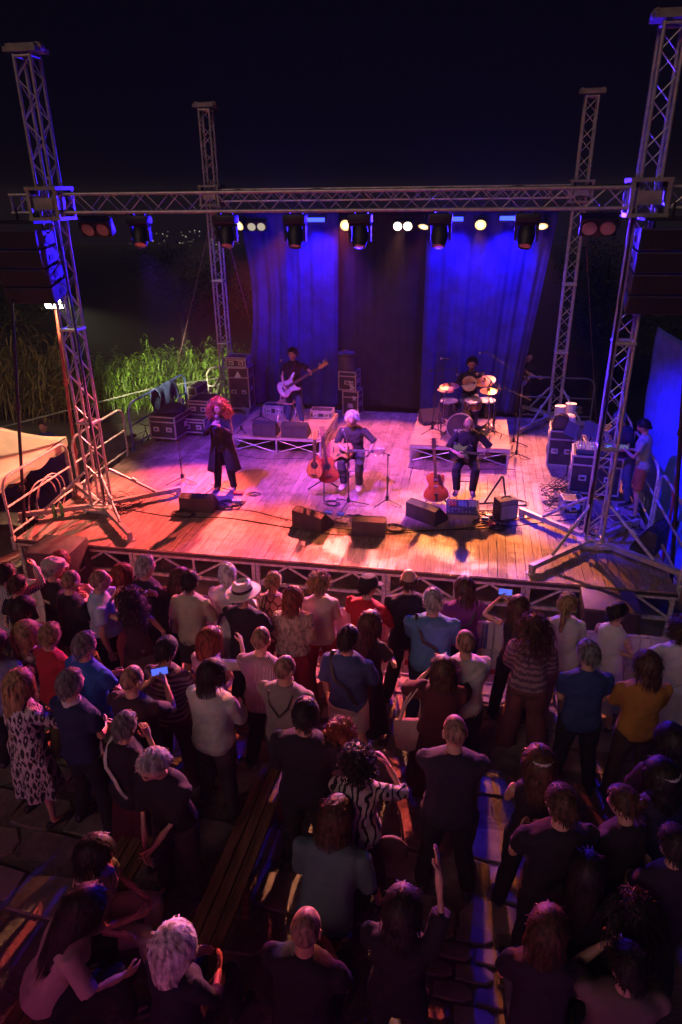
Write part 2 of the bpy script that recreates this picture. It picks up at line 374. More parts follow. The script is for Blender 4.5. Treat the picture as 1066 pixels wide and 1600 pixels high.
def tower(label, X, Y, sz, arms, H=6.62):
    t = thing('truss_tower', label, 'tower', (X, Y, 0), 0, 'lattice towers at the stage corners')
    truss_parts(t, H, .12)
    for z in (1.62, 3.12): link('joint_ring', CH['ring'], t, (0, 0, z), scale=(1.12, 1.12, 1.6))
    sleeve(t, sz)
    m = MB().box((0, 0, .085), (.46, .46, .05)).box((0, 0, .03), (.3, .3, .06)); m.build('base_plate', STEEL, t, smooth=False)
    m = MB().box((0, 0, H+.17), (.48, .34, .06)).box((0, 0, H+.215), (.42, .28, .04))
    for x in (-.2, .2): m.lathe([(.001, -.05), (.06, -.05), (.06, .05), (.001, .05)], 14, (x, 0, H+.2), (0, 1, 0))
    m.build('top_head', mat('head_steel', (.24, .21, .18), .6, .5), t)
    for ang, ln in arms:
        d = Vector((math.cos(R(ang)), math.sin(R(ang)), 0)); rot = Euler((0, 0, R(ang))).to_matrix()
        a = MB(); a.box(d*(.2+ln/2)+Vector((0, 0, .115)), (ln, .075, .075), rot); a.box(d*(.2+ln-.04)+Vector((0, 0, .04)), (.07, .07, .08), rot); a.box(d*(.2+ln-.04)+Vector((0, 0, .006)), (.14, .14, .012), rot)
        ob = a.build('outrigger', ALU, t, smooth=False)
        b = MB().tube(d*.2+Vector((0, 0, .74)), d*(.2+ln*.62)+Vector((0, 0, .16)), .024, n=8); b.tube(d*(.2+ln*.30)+Vector((0, 0, .49)), d*(.2+ln*.36)+Vector((0, 0, .43)), .031, n=8)
        b.build('diagonal_strut', STEEL, ob)
    return t
tower('front lattice tower on the tent side of the stage, floodlights clamped to it', -.04, 1.25, 4.91, ((-45, 1.25), (40, 1.2), (-152, 1.15), (140, 1.0)))
tower('front lattice tower beside the blue tarpaulin, outriggers lit blue', 8.14, 1.25, 4.91, ((-133, 1.25), (138, 1.2), (-40, 1.25), (45, .95)))
tower('back lattice tower beside the tall flight case, reeds behind it', -.04, 7.97, 4.99, ((-45, .9), (-150, .8), (45, .8), (140, .8)), 6.62)
tower('back lattice tower behind the bag and white buckets', 8.14, 7.97, 4.99, ((-122, 1.45), (-45, .9), (45, .8), (140, .8)), 6.62)
def girder(name, label, p0, L, group):
    t = thing(name, label, 'truss', p0, 0, group); t.rotation_euler = (0, R(90), 0)
    truss_parts(t, L); return t
girder('lighting_truss', 'front lighting truss spanning the stage, moving heads hanging below it', (.17, 1.25, 4.91), 7.76, 'horizontal lighting trusses')
girder('lighting_truss', 'rear lighting truss above the curtains, carrying the lit lamps', (.17, 7.97, 4.99), 7.76, 'horizontal lighting trusses')
girder('truss_stub', 'short truss stub sticking out past the tent side tower', (-.62, 1.25, 4.91), .35, 'short truss stubs')
girder('truss_stub', 'short truss stub sticking out past the tarpaulin side tower', (8.37, 1.25, 4.91), .32, 'short truss stubs')

# cable bundles clipped to the metalwork
def loom(label, pts, r=.012, seed=0):
    rg = random.Random(seed); m = MB()
    for k in range(4):
        off = Vector((rg.uniform(-.02, .02), rg.uniform(-.03, .03), rg.uniform(-.015, .015))); P_ = []
        for i in range(len(pts)-1):
            a, b_ = Vector(pts[i]), Vector(pts[i+1]); n_ = max(2, int((b_-a).length/.22))
            for q in range(n_): P_.append(a.lerp(b_, q/n_)+off+Vector((rg.uniform(-.008, .008), rg.uniform(-.008, .008), -.018*abs(math.sin(q*1.3+k)))))
        P_.append(Vector(pts[-1])+off); m.path(P_, r*.55, 5)
    return tag(m.build('cable_bundle', RUBBER), label, 'cable', 'cable bundles on the rigging')
loom('black cable bundle clipped along the top of the front truss', [(.2, 1.18, 5.055), (7.9, 1.18, 5.055)], .014, 1)
loom('black cable bundle lying inside the rear truss', [(.2, 7.92, 4.90), (7.9, 7.92, 4.90)], .014, 2)
loom('black cable bundle hanging down the tent side front tower', [(.10, 1.05, 4.7), (.12, 1.08, 3.2), (.11, 1.06, 1.6), (.13, 1.08, .3), (.3, 1.3, .03)], .013, 3)
loom('black cable bundle hanging down the tarpaulin side front tower', [(8.0, 1.10, 4.7), (8.0, 1.08, 3.0), (8.01, 1.08, 1.4), (8.0, 1.1, .3), (8.3, 1.6, .03)], .013, 4)
# ================================================================== CURTAINS
def curtain(label, xa, xb, y, zt, zb, m, seed, amp=.07, nf=7, pull=None, shear=0.):
    rg = random.Random(seed); nx, nz = 150, 60; vs = []
    ph = [rg.uniform(0, 6.28) for _ in range(6)]
    for k in range(nz+1):
        t = k/nz; z = zt+(zb-zt)*t
        for i in range(nx+1):
            u = i/nx
            x = xa+(xb-xa)*u
            if pull: x += pull(u, t)
            f = math.sin(u*nf*6.28+ph[0]+.8*math.sin(t*2+ph[1]))*.55+math.sin(u*nf*2.3*6.28+ph[2]+t*1.4)*.25+math.sin(u*nf*.45*6.28+ph[3])*.5
            sag = math.exp(-((t-.42)/.16)**2)*math.sin(min(1, u*1.3)*3.14)*.012*math.sin(t*30+u*9)
            vs.append((x, y+amp*f*(.35+.65*t**.6)+sag, z))
    m_ = MB(); m_.add(vs, [(k*(nx+1)+i, k*(nx+1)+i+1, (k+1)*(nx+1)+i+1, (k+1)*(nx+1)+i) for k in range(nz) for i in range(nx)])
    o = m_.build('curtain', m, angle=180); sd = o.modifiers.new('thickness', 'SOLIDIFY'); sd.thickness = .008
    return tag(o, label, 'curtain', 'backdrop curtains behind the band')
CURT = mat('curtain_blue_lit', (.026, .022, .20), .8, 0, var=.18, vscale=3, bump=.3, bscale=60)  # blue of the stage lamps put into the cloth colour
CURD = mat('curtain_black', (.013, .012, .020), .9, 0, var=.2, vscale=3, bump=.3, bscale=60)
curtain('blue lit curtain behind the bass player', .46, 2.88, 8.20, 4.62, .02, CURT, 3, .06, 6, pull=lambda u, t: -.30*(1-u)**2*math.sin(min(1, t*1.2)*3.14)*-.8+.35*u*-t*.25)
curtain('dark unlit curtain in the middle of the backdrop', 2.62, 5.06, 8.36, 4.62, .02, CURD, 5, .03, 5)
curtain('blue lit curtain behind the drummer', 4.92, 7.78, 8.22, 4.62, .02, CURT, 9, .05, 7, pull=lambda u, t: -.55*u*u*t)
# ================================================================== LAMPS ON THE TRUSSES
def emis(name, col, st):
    return mat('lens_'+name, (.02, .02, .02), .4, 0, var=0, emit=(col, st), spec=.1)
def spot(par, loc, aim, col, power, size=60, blend=.6, soft=.09):
    l = bpy.data.lights.new('beam', 'SPOT'); l.energy = power; l.color = col; l.spot_size = R(size); l.spot_blend = blend; l.shadow_soft_size = soft
    o = bpy.data.objects.new('beam', l); COL.objects.link(o); o.parent = par; o.location = loc
    o.rotation_euler = rot_to(Vector(aim)-(Vector(par.location)+Vector(loc))); return o
def clamp(t, z0, z1):
    MB().tube((0, 0, z0), (0, 0, z1), .012, n=6).box((0, 0, z1), (.05, .06, .07)).build('hook_clamp', BLACK, t)
def par_can(label, pos, aim, col, em, power, size=62, lens=.125, hook=.42):
    t = thing('stage_lamp', label, 'stage lamp', pos, 0, 'lit lamps on the rear truss')
    d = (Vector(aim)-Vector(pos)).normalized()
    b = MB(); b.lathe([(.06, -.26), (.10, -.24), (.125, -.14), (.135, .0), (.145, .005), (.145, .02), (lens, .02), (lens, .0), (.001, -.01)], 20, (0, 0, 0), d)
    b.build('lamp_body', BLACK, t)
    x, y = frame(d)
    MB().lathe([(.001, 0), (lens*.6, .012), (lens-.004, .004)], 20, d*.006, d).build('lens', emis('par_%d' % em, (1, .60, .24), 1.25+em*.03), t)
    MB().lathe([(.001, .014), (lens*.55, .016), (lens*.6, .008)], 20, d*.006, d).build('bulb_glow', emis('par_core', (1, .82, .5), 3.), t)
    s = Vector((1, 0, 0)); k = MB()
    k.path([s*.155-d*.1, s*.155+Vector((0, 0, .16)), -s*.155+Vector((0, 0, .16)), -s*.155-d*.1], .012, 6); k.build('yoke', BLACK, t)
    clamp(t, .16, hook)
    if power: spot(t, d*.06, aim, col, power, size)
    return t
def cat_col(c): return '%02d%02d%02d' % tuple(int(99*min(1, v)) for v in c)
def blinder(label, pos, aim, col, em, power, hook=.42, size=70, grp='twin lens audience lamps'):
    t = thing('twin_lamp', label, 'stage lamp', pos, 0, grp); d = (Vector(aim)-Vector(pos)).normalized()
    rot = d.to_track_quat('Y', 'Z').to_matrix()
    bevel = bevel_box((.46, .16, .23), .012, (0, -.08, 0)); bevel.v = [tuple(rot @ Vector(p)) for p in bevel.v]; bevel.build('housing', BLACK, t)
    for s in (-1, 1):
        c = rot @ Vector((s*.112, .004, 0))
        MB().lathe([(.096, 0), (.106, .0), (.106, .025), (.096, .025)], 20, c, d).build('lens_ring', BLACK, t)
        MB().lathe([(.001, .002), (.06, .012), (.096, .004)], 20, c, d).build('lens', emis('twin_%d' % em, (1, .86, .62), 7. if em > 5 else .5) if em else mat('lens_off', (.5, .32, .26), .12, .3), t)
    MB().path([(-.25, 0, 0), (-.25, 0, .17), (.25, 0, .17), (.25, 0, 0)], .012, 6).build('yoke', BLACK, t); clamp(t, .17, hook)
    if power: spot(t, d*.08, aim, col, power, size)
    return t
def strobe(label, pos, aim, col, em, power, w=.44, hook=.34):
    t = thing('light_bar', label, 'stage lamp', pos, 0, 'blue light bars on the rear truss'); d = (Vector(aim)-Vector(pos)).normalized()
    rot = d.to_track_quat('Y', 'Z').to_matrix()
    b = bevel_box((w+.05, .13, .15), .01, (0, -.07, 0)); b.v = [tuple(rot @ Vector(p)) for p in b.v]; b.build('housing', BLACK, t)
    m = MB(); m.box(rot @ Vector((0, .001, 0)), (w, .012, .085), rot); m.build('light_panel', emis('bluebar', (.03, .055, 1), 4.), t, smooth=False)
    MB().path([(-w/2-.04, 0, 0), (-w/2-.04, 0, .14), (w/2+.04, 0, .14), (w/2+.04, 0, 0)], .01, 6).build('yoke', BLACK, t); clamp(t, .14, hook)
    spot(t, d*.03, aim, col, power*14, 62, .5, .04)
    spot(t, (0, -.02, -.12), (pos[0], 8.35, 1.6), col, power*1.7, 120, .9, .12)
    return t
def moving_head(label, x, tilt, col, power, aim=None, size=40, yaw=0.):
    pos = (x, 1.25, 4.74); t = thing('moving_head_lamp', label, 'stage lamp', pos, 0, 'moving head lamps under the front truss'); t.scale = (.88, .88, .9)
    b = bevel_box((.36, .24, .13), .02, (0, 0, -.06)); b.build('lamp_base', BLKPL, t)
    MB().box((-.1, 0, .03), (.05, .07, .06)).box((.1, 0, .03), (.05, .07, .06)).build('hook_clamp', BLACK, t)
    y = MB()
    for s in (-1, 1): y.prism([(-.055, 0), (.055, 0), (.04, -.25), (-.04, -.25)], .04, Matrix.Translation((s*.155, 0, -.13)) @ Matrix.Rotation(R(90), 4, 'Z') @ Matrix.Rotation(R(90), 4, 'X'))
    y.box((0, 0, -.145), (.35, .12, .035)); yo = y.build('yoke', BLKPL, t, smooth=False)
    d = Vector((math.sin(R(yaw))*math.cos(R(tilt)), -math.cos(R(yaw))*math.cos(R(tilt)), -math.sin(R(tilt)))).normalized(); c = Vector((0, 0, -.30))
    MB().lathe([(.05, -.17), (.105, -.15), (.13, -.05), (.13, .05), (.105, .13), (.1, .17), (.085, .17), (.082, .15)], 18, c, d).build('head', BLKPL, t)
    MB().lathe([(.001, .166), (.05, .164), (.084, .155)], 18, c, d).build('lens', mat('lens_dim', (.35, .09, .06), .15, .2, var=.2, emit=((1, .22, .1), .05)), t)
    if power: spot(t, c+d*.2, aim, col, power, size, .7, .08)
    return t
BT = 7.90
PINK = (1., .105, .085); ROSE = (1., .17, .20); ORG = (1., .24, .13); AMB = (1., .50, .30); YEL = (1., .40, .06); WHT = (1., .36, .20); VIO = (.20, .03, 1.); BLU = (.025, .008, 1.)
par_can('round amber lamp nearest the tent side rear tower', (.58, BT, 4.36), (-1.9, .9, .4), AMB, 18, 5200, 36)
blinder('twin lens lamp with dim white lenses beside the amber lamp', (1.0, BT, 4.33), (2.5, -2, 0), WHT, 1, 0)
strobe('blue light bar above the bass player', (2.42, 7.80, 4.47), (2.3, -1.5, 4.0), BLU, 7, 300)
par_can('small half hidden lamp behind the third moving head', (1.9, BT, 4.40), (.55, .55, 0), PINK, 12, 27000, 33, lens=.07)
par_can('round amber lamp over the gap between the curtains', (3.1, BT, 4.35), (3.5, -5.0, 0), PINK, 24, 19000, 40)
blinder('bright white twin lens lamp in the middle of the rear truss', (4.40, BT, 4.33), (4.7, -5.6, -.2), WHT, 40, 14000, size=19)
par_can('amber lamp tipped edge on beside the bright twin lamp', (4.87, BT, 4.32), (4.15, 5.3, 0), ROSE, 10, 3200, 50)
strobe('short blue light bar between the amber lamps', (5.57, 7.80, 4.47), (5.2, -1.5, 4.0), BLU, 7, 240, w=.32)
par_can('large round amber lamp above the drummer', (6.11, BT, 4.35), (6.0, .1, 0), (1., .24, .06), 26, 7500, size=36)
strobe('blue light bar above the drum riser', (6.73, 7.80, 4.48), (7.2, -1.5, 4.0), BLU, 7, 320)
par_can('amber lamp tipped edge on nearest the bucket side rear tower', (7.42, BT, 4.32), (7.45, 4.7, 0), ORG, 10, 5000, 44)
blinder('unlit twin lens lamp on the tent end of the front truss', (.62, 1.2, 4.56), (.9, -6, 1.5), WHT, 0, 0, hook=.24)
blinder('unlit twin lens lamp on the tarpaulin end of the front truss', (7.61, 1.2, 4.56), (7.0, -6, 1.5), WHT, 0, 0, hook=.24)
mhl = ['first', 'second', 'third', 'fourth', 'fifth', 'sixth']
MH = [(1.29, 55, VIO, 4200, (1.9, 3.9, 0), 58), (2.60, 62, (1., .20, .26), 1800, (3.7, 3.2, 1.1), 66), (3.60, 66, VIO, 4200, (4.9, 3.6, 0), 54), (4.51, 66, BLU, 3400, (1.7, 8.2, 3.1), 32), (5.59, 62, BLU, 1500, (6.2, 8.2, 3.2), 34), (6.72, 60, BLU, 2600, (8.7, 3.0, .3), 62)]
for k, (x, tl, col, pw, aim, cone) in enumerate(MH):
    moving_head('black moving head lamp hanging from front truss, %s from the tent side' % mhl[k], x, tl, col, pw, aim, cone, yaw=(4.5-x)*4)
# floodlight pair on the tent side tower; rear lamp added for the reeds
fl = thing('floodlight', 'white floodlight pair clamped to the tent side tower below the speakers', 'floodlight', (-.36, 1.36, 3.50), 0)
for s in (-1, 1):
    MB().box((s*.085, 0, 0), (.16, .06, .22), Euler((R(20), 0, R(12*s))).to_matrix()).build('housing', BLACK, fl, smooth=False)
    MB().box((s*.085, -.034, .0), (.13, .006, .19), Euler((R(20), 0, R(12*s))).to_matrix()).build('light_panel', emis('flood', (1, .96, .72), 16), fl, smooth=False)
MB().tube((0, .0, 0), (.22, -.06, 0), .014).build('bracket', BLACK, fl)
MB().box((-.1, .10, 0), (.24, .06, .18)).build('housing', BLACK, fl, smooth=False); MB().box((-.1, .134, 0), (.2, .006, .14)).build('light_panel', MATS['lens_flood'], fl, smooth=False)  # unseen rear lamp, added to light the reeds
spot(fl, (-.1, .16, -.02), (-2.4, 10.2, -.35), (1, .95, .5), 9500, 27, .5, .06)
spot(fl, (-.16, .16, -.06), (-6.8, 9.5, .2), (1, .70, .36), 900, 40, .7, .06)
# ================================================================== SPEAKERS
def line_array(label, x, y, ztop, side, n=4):
    t = thing('speaker_array', label, 'speaker', (x, y, 0), 0, 'hanging speaker arrays')
    cab = mat('cabinet_black', (.075, .075, .085), .42, 0, var=.15, bump=.2, bscale=120)
    W, D, Hh = .78, .46, .245
    z = ztop; ang = 0; yb = 0
    MB().box((0, .05, ztop+.09), (.7, .5, .04)).tube((0, 0, ztop+.1), (0, 0, ztop+.28), .016).build('hanging_frame', BLACK, t, smooth=False)
    for k in range(n):
        ang = R(3+5*k); rot = Matrix.Rotation(ang, 3, 'X')
        c = Vector((0, yb+.02*k, z-Hh/2))
        b = MB(); b.prism([(-D/2, -Hh/2), (D/2, -Hh/2+.035), (D/2, Hh/2-.035), (-D/2, Hh/2)], W-.01*0, (Matrix.Translation(c) @ rot.to_4x4() @ Matrix.Rotation(R(90), 4, 'Y') @ Matrix.Rotation(R(90), 4, 'Z')))
        cb = b.build('cabinet', cab, t, smooth=False)
        MB().box(c+rot @ Vector((0, -D/2-.006, 0)), (W-.03, .012, Hh-.03), rot).build('grille', GRILLE, cb, smooth=False)
        hm = MB()
        for s in (-1, 1): hm.box(c+rot @ Vector((s*(W/2+.002), .03, -.02)), (.012, .10, .07), rot)
        hm.build('side_handle', BLACK, cb, smooth=False)
        z -= Hh*math.cos(ang)+.006; yb += math.sin(ang)*Hh
    return t
line_array('speaker array hanging from the truss on the tent side, its side lit blue', -.48, 1.02, 4.58, 1)
line_array('speaker array hanging from the truss on the tarpaulin side', 8.44, 1.02, 4.58, -1)
def subwoofer(label, x, y, w, d, h, ztop, rz=0):
    t = thing('subwoofer', label, 'speaker', (x, y, ztop-h), rz, 'bass speakers before the stage corners')
    bevel_box((w, d, h), .015, (0, 0, h/2)).build('cabinet', mat('sub_box', (.034, .032, .032), .55, 0, var=.25, vscale=9, bump=.2, bscale=140), t)
    MB().box((0, -d/2-.008, h/2), (w-.05, .016, h-.05)).build('grille', GRILLE, t, smooth=False)
    for s in (-1, 1):
        hm = MB().box((s*(w/2+.001), 0, h*.62), (.006, .15, .11)).box((s*(w/2+.006), 0, h*.62), (.014, .02, .09)).build('handle_recess', BLACK, t, smooth=False)
        MB().box((s*(w/2+.006), 0, h*.62-.06), (.012, .15, .012)).build('handle_lip', ALU, hm, smooth=False)
    f = MB()
    for sx in (-1, 1):
        for sy in (-1, 1): f.box((sx*w*.4, sy*d*.4, -.012), (.05, .05, .026))
    f.build('feet', RUBBER, t, smooth=False)
    return t
subwoofer('large black bass speaker before the tent side stage corner', .02, -.30, .72, .62, .92, g(-.3)+.95+.03, 2)
subwoofer('large black bass speaker before the tarpaulin side stage corner, top lit blue', 8.17, -.34, .72, .58, .82, g(-.3)+.85, -2)
def wedge(label, x, y, z, rz, w=.56, d=.36, h=.30):
    t = thing('monitor_wedge', label, 'speaker', (x, y, z), rz, 'floor monitor wedges on stage')
    # local: sloping grille faces +y (towards the performer), tall back faces -y
    o = [(-d/2, .0), (d/2, 0), (d/2, .07), (-d/2+.12, h), (-d/2, h*.86)]
    mtx = Matrix(((0, 0, 1, 0), (1, 0, 0, 0), (0, 1, 0, 0), (0, 0, 0, 1)))
    b = MB().prism(o, w, mtx); b.build('cabinet', mat('wedge_box', (.028, .028, .032), .55, 0, var=.2, bump=.25, bscale=150), t, smooth=False)
    a = Vector((0, d/2, .07)); c = Vector((0, -d/2+.12, h)); n = Vector((0, (h-.07), (d-.12))).normalized(); md = (a+c)/2
    MB().box(md+n*.006, (w-.04, .33, .01), Euler((-math.atan2(h-.07, d-.12), 0, 0)).to_matrix()).build('grille', GRILLE, t, smooth=False)
    for s in (-1, 1): MB().lathe([(.001, 0), (.032, 0), (.036, .004), (.001, .006)], 14, (s*w/2, -.03, .13), (s, 0, 0)).build('handle_hole', BLACK, t)
    return t
wedge('monitor wedge in front of the red haired singer', 1.60, 1.62, 0, 4, .60)
wedge('turned monitor wedge in front of the leaning mandolin', 3.72, 1.28, 0, -24, .60)
wedge('monitor wedge in front of the white haired guitarist', 4.68, 1.18, 0, 3, .54)
wedge('turned monitor wedge in front of the orange guitar', 5.55, 1.86, 0, -34, .62)
wedge('monitor wedge on the bass riser nearest the singer', 1.96, 4.66, .40, 0, .50)
wedge('monitor wedge on the bass riser at the feet of the bass player', 2.60, 4.68, .40, 0, .56)
wedge('monitor wedge standing on the drum riser corner behind the kit', 5.34, 6.0, .40, 205, .5)
wedge('monitor wedge standing on end by the tarpaulin side rail', 8.98, 1.35, 0, 60, .58, .36, .42)

# ================================================================== RISERS
def riser(label, x0, y0, w, d, h):
    t = thing('riser', label, 'riser', (x0, y0, 0), 0, 'low platforms on the stage')
    PLY = mat('riser_ply', (.34, .24, .14), .55, 0, var=.2, vscale=2.5, bump=.2, bscale=30)
    n = 2
    for i in range(n):
        for j in range(2): bevel_box((w/n-.004, d/2-.004, .022), .002, (w/n*(i+.5), d/2*(j+.5), h-.011)).build('deck_panel', PLY, t, smooth=False)
    m = MB()
    for y in (.02, d-.02): m.box((w/2, y, h-.055), (w, .04, .062))
    for x in (.02, w-.02): m.box((x, d/2, h-.055), (.04, d-.08, .062))
    m.build('rim_beam', ALU, t, smooth=False)
    for x in (.03, w/2, w-.03):
        for y in (.03, d-.03): MB().tube((x, y, 0), (x, y, h-.086), .02, n=8).build('leg', ALU, t)
    l = math.hypot(w/2-.1, h-.14)
    for y in (.03, d-.03):
        for a in (0, w/2):
            for q in (0, 1):
                z0, z1 = (.05, h-.1) if q else (h-.1, .05)
                MB().tube((a+.06, y+.008*(1 if q else -1), z0), (a+w/2-.06, y+.008*(1 if q else -1), z1), .009, n=6).build('cross_brace', ALU, t)
    for x in (.03, w-.03):
        for q in (0, 1):
            z0, z1 = (.05, h-.1) if q else (h-.1, .05)
            MB().tube((x+.008*(1 if q else -1), .08, z0), (x+.008*(1 if q else -1), d-.08, z1), .009, n=6).build('cross_brace', ALU, t)
    return t
riser('low platform under the bass player', 1.22, 4.52, 1.95, 1.85, .40)
riser('low platform under the drum kit', 5.0, 4.45, 1.98, 2.0, .40)

# ================================================================== FLIGHT CASES
CASE = mat('case_laminate', (.035, .028, .035), .45, 0, var=.25, vscale=7)
def flight_case(label, x, y, z, w, d, h, rz=0, wheels=True, name='flight_case'):
    t = thing(name, label, 'flight case', (x, y, z), rz, 'flight cases around the stage')
    zb = .11 if wheels else 0.01
    bevel_box((w-.01, d-.01, h-zb), .006, (0, 0, zb+(h-zb)/2)).build('box', CASE, t, smooth=False)
    e = MB(); q = .028
    for sx in (-1, 1):
        for sy in (-1, 1): e.box((sx*(w/2-.008), sy*(d/2-.008), zb+(h-zb)/2), (q, q, h-zb+.004))
    for zz in (zb+.006, h-.006, zb+(h-zb)*.76):
        for sy in (-1, 1): e.box((0, sy*(d/2-.006), zz), (w-.03, q*.8, q))
        for sx in (-1, 1): e.box((sx*(w/2-.006), 0, zz), (q*.8, d-.03, q))
    e.build('edge_profile', ALU, t, smooth=False)
    for sy in (-1, 1):
        for k in ((-.25, .25) if w > .45 else (0,)):
            la = MB().box((k*w, sy*(d/2+.004), zb+(h-zb)*.42), (.13, .012, .10)).build('latch_plate', STEEL, t, smooth=False)
            MB().box((k*w, sy*(d/2+.012), zb+(h-zb)*.42), (.075, .008, .05)).build('latch', CHROME, la, smooth=False)
    for sx in (-1, 1): MB().box((sx*(w/2+.004), 0, zb+(h-zb)*.45), (.012, .16, .11)).build('handle', STEEL, t, smooth=False)
    if wheels:
        for sx in (-1, 1):
            for sy in (-1, 1):
                c = Vector((sx*(w/2-.09), sy*(d/2-.09), .05))
                o = MB().lathe([(.012, -.016), (.05, -.016), (.05, .016), (.012, .016)], 14, c, (1, 0, 0)).build('wheel', mat('wheel_blue', (.05, .06, .16), .5), t)
                MB().box(c+Vector((0, 0, .045)), (.05, .06, .03)).build('fork', STEEL, o, smooth=False)
    return t
flight_case('big flight case by the tent side rail with dark jacket on it', -.44, 5.36, 0, .62, 1.02, .60, -4)
flight_case('lower flight case between the big case and the rear tower', .06, 5.78, 0, .56, .86, .42, -4)
flight_case('small flight case stacked on the lower case', .10, 5.96, .43, .50, .66, .34, -4, False)
flight_case('thin case lid leaning upright behind the stacked cases', -.36, 6.75, 0, .22, .62, .86, -4, False)
tc_ = flight_case('tall flight case with white triangle sticker beside the rear tower', .46, 7.62, 0, .52, .5, 1.14, 3)
MB().add([(-.09, -.268, .90), (.09, -.268, .90), (0, -.268, 1.07)], [(0, 1, 2)]).build('triangle_sticker', mat('white_print', (.75, .75, .78), .5), tc_, smooth=False)
flight_case('rack unit on top of the tall triangle case', .44, 7.60, 1.145, .50, .44, .24, 0, False, 'rack_unit')
st1 = flight_case('lower upright case of the stack beside the bass riser, vertical white lettering', 3.28, 7.72, 0, .40, .42, .62, -6, False)
st2 = flight_case('upper upright case of the stack beside the bass riser', 3.20, 7.74, .63, .44, .42, .46, -6, False)
def rt(z0, x): return Matrix(((0, -1, 0, x), (0, 0, -1, -.232), (1, 0, 0, z0), (0, 0, 0, 1)))
m = MB(); stroke_text(m, 'Ml', .055, .085, .02, rt(.42, .14)); m.build('lettering', MATS['white_print'], st1, smooth=False)
m = MB(); stroke_text(m, 'ight', .052, .085, .02, rt(.04, .15)); m.build('lettering', MATS['white_print'], st2, smooth=False)
dc = thing('drum_case', 'round black drum case on the upright case stack', 'drum case', (3.12, 7.76, 1.10), 0)
MB().lathe([(.001, 0), (.21, 0), (.215, .02), (.205, .2), (.215, .40), (.2, .42), (.001, .43)], 26).build('shell', mat('fibre_case', (.06, .055, .07), .6, 0, var=.2), dc)
MB().lathe([(.218, .34), (.222, .34), (.222, .37), (.218, .37)], 26).build('band', BLACK, dc)
MB().path([(-.06, -.2, .44), (-.05, -.2, .5), (.05, -.2, .5), (.06, -.2, .44)], .012).build('carry_handle', mat('tan_handle', (.25, .1, .06), .6), dc)
flight_case('speaker case carrying the shoulder bag and white buckets', 8.00, 5.05, 0, .50, .62, .72, -4, False)
flight_case('flat case behind the mixing rack with an amplifier on it', 8.72, 5.0, 0, .62, .5, .52, 0, False)
flight_case('amplifier case on top of the flat case', 8.70, 5.0, .53, .5, .42, .22, 4, False)
rk = flight_case('open mixing rack beside the tarpaulin side tower', 8.42, 3.42, 0, .84, .66, .80, -6, True, 'mixing_rack')
bevel_box((.74, .5, .08), .01, (0, .0, .85)).build('mixer_body', mat('mixer_grey', (.07, .07, .09), .5), rk, smooth=False)
kn = MB()
for i in range(14):
    for j in range(6): kn.lathe([(.011, 0), (.009, .018), (.001, .02)], 6, (-.33+.05*i, -.2+.07*j, .892))
kn.build('knobs', mat('knob_pale', (.5, .5, .55), .4), rk)
MB().box((.12, .12, .896), (.2, .12, .01)).build('screen', mat('mixer_screen', (.02, .02, .03), .2, emit=((.15, .35, 1), 1.3)), rk, smooth=False)
lp = MB()
for i in range(10): lp.ball((-.30+.065*i, -.05, .90), .006, 6, 4)
lp.build('indicator_lights', mat('led_green', (.1, .4, .2), .3, emit=((.2, .9, .5), 3)), rk)
bl = flight_case('small stage box with sockets on the floor before the mixing rack', 7.96, 2.52, 0, .34, .28, .26, 8, False, 'stage_box')
MB().box((-.07, -.15, .15), (.09, .006, .09)).box((.06, -.15, .15), (.09, .006, .09)).build('socket_plate', mat('socket_blue', (.2, .3, .7), .3), bl, smooth=False)
flight_case('low effects rack at the back of the bass riser', 2.86, 6.1, .40, .50, .34, .16, 2, False, 'effects_rack')
flight_case('low rack behind the folding chair on the bass riser', 1.72, 6.2, .40, .46, .3, .2, 0, False, 'effects_rack')
sb = flight_case('small power box on the floor behind the tarpaulin side outrigger', 8.62, 1.9, 0, .3, .26, .2, 20, False, 'power_box')
# soft goods
def blob(name, label, cat, loc, d, m, seed, sub=14, rough=.2):
    rg = np.random.RandomState(seed); b = MB(); rings = []
    for i in range(sub):
        t = math.pi*(i+.05)/(sub-.9); ring = []
        for j in range(22):
            a = 2*math.pi*j/22; q = 1+rough*(math.sin(a*3+seed)+.6*math.sin(a*5+t*4+seed*2)+.4*math.sin(t*7+a*2))*.35
            z = -math.cos(t); z = z if z > -.6 else -.6
            ring.append(Vector((d[0]/2*math.sin(t)**.6*math.cos(a)*q, d[1]/2*math.sin(t)**.6*math.sin(a)*q, d[2]*(z+.6)/1.6)))
        rings.append(ring)
    b.rings(rings); o = b.build(name, m, loc=loc, angle=60); return tag(o, label, cat)
blob('jacket', 'dark blue jacket dumped on the big flight case', 'jacket', (-.40, 5.30, .60), (.55, .7, .16), cloth('jacket', (.02, .025, .07)), 2)
dv = MB(); vs = []
for i in range(25):
    for j in range(21):
        u, v = i/24, j/20-.5; zz = 1.03-abs(v)**1.15*(1.0+.35*math.sin(u*7))*1.05; vs.append((-.90+.09*math.tanh(v*9)+.05*math.sin(u*11+v*6)*abs(v)*2, 5.55+1.05*u+.05*math.sin(v*9+u*5), zz+.012*math.sin(u*19)))
dv.add(vs, [(i*21+j, i*21+j+1, (i+1)*21+j+1, (i+1)*21+j) for i in range(24) for j in range(20)])
dj = dv.build('jacket', cloth('jacket2', (.02, .03, .10)), angle=80); dj.modifiers.new('t', 'SOLIDIFY').thickness = .012; tag(dj, 'dark blue jacket hung over the tent side rail above the cases', 'jacket')
wb = thing('water_pack', 'shrink wrapped pack of water bottles on the big flight case', 'bottles', (-.36, 5.72, .61), 12)
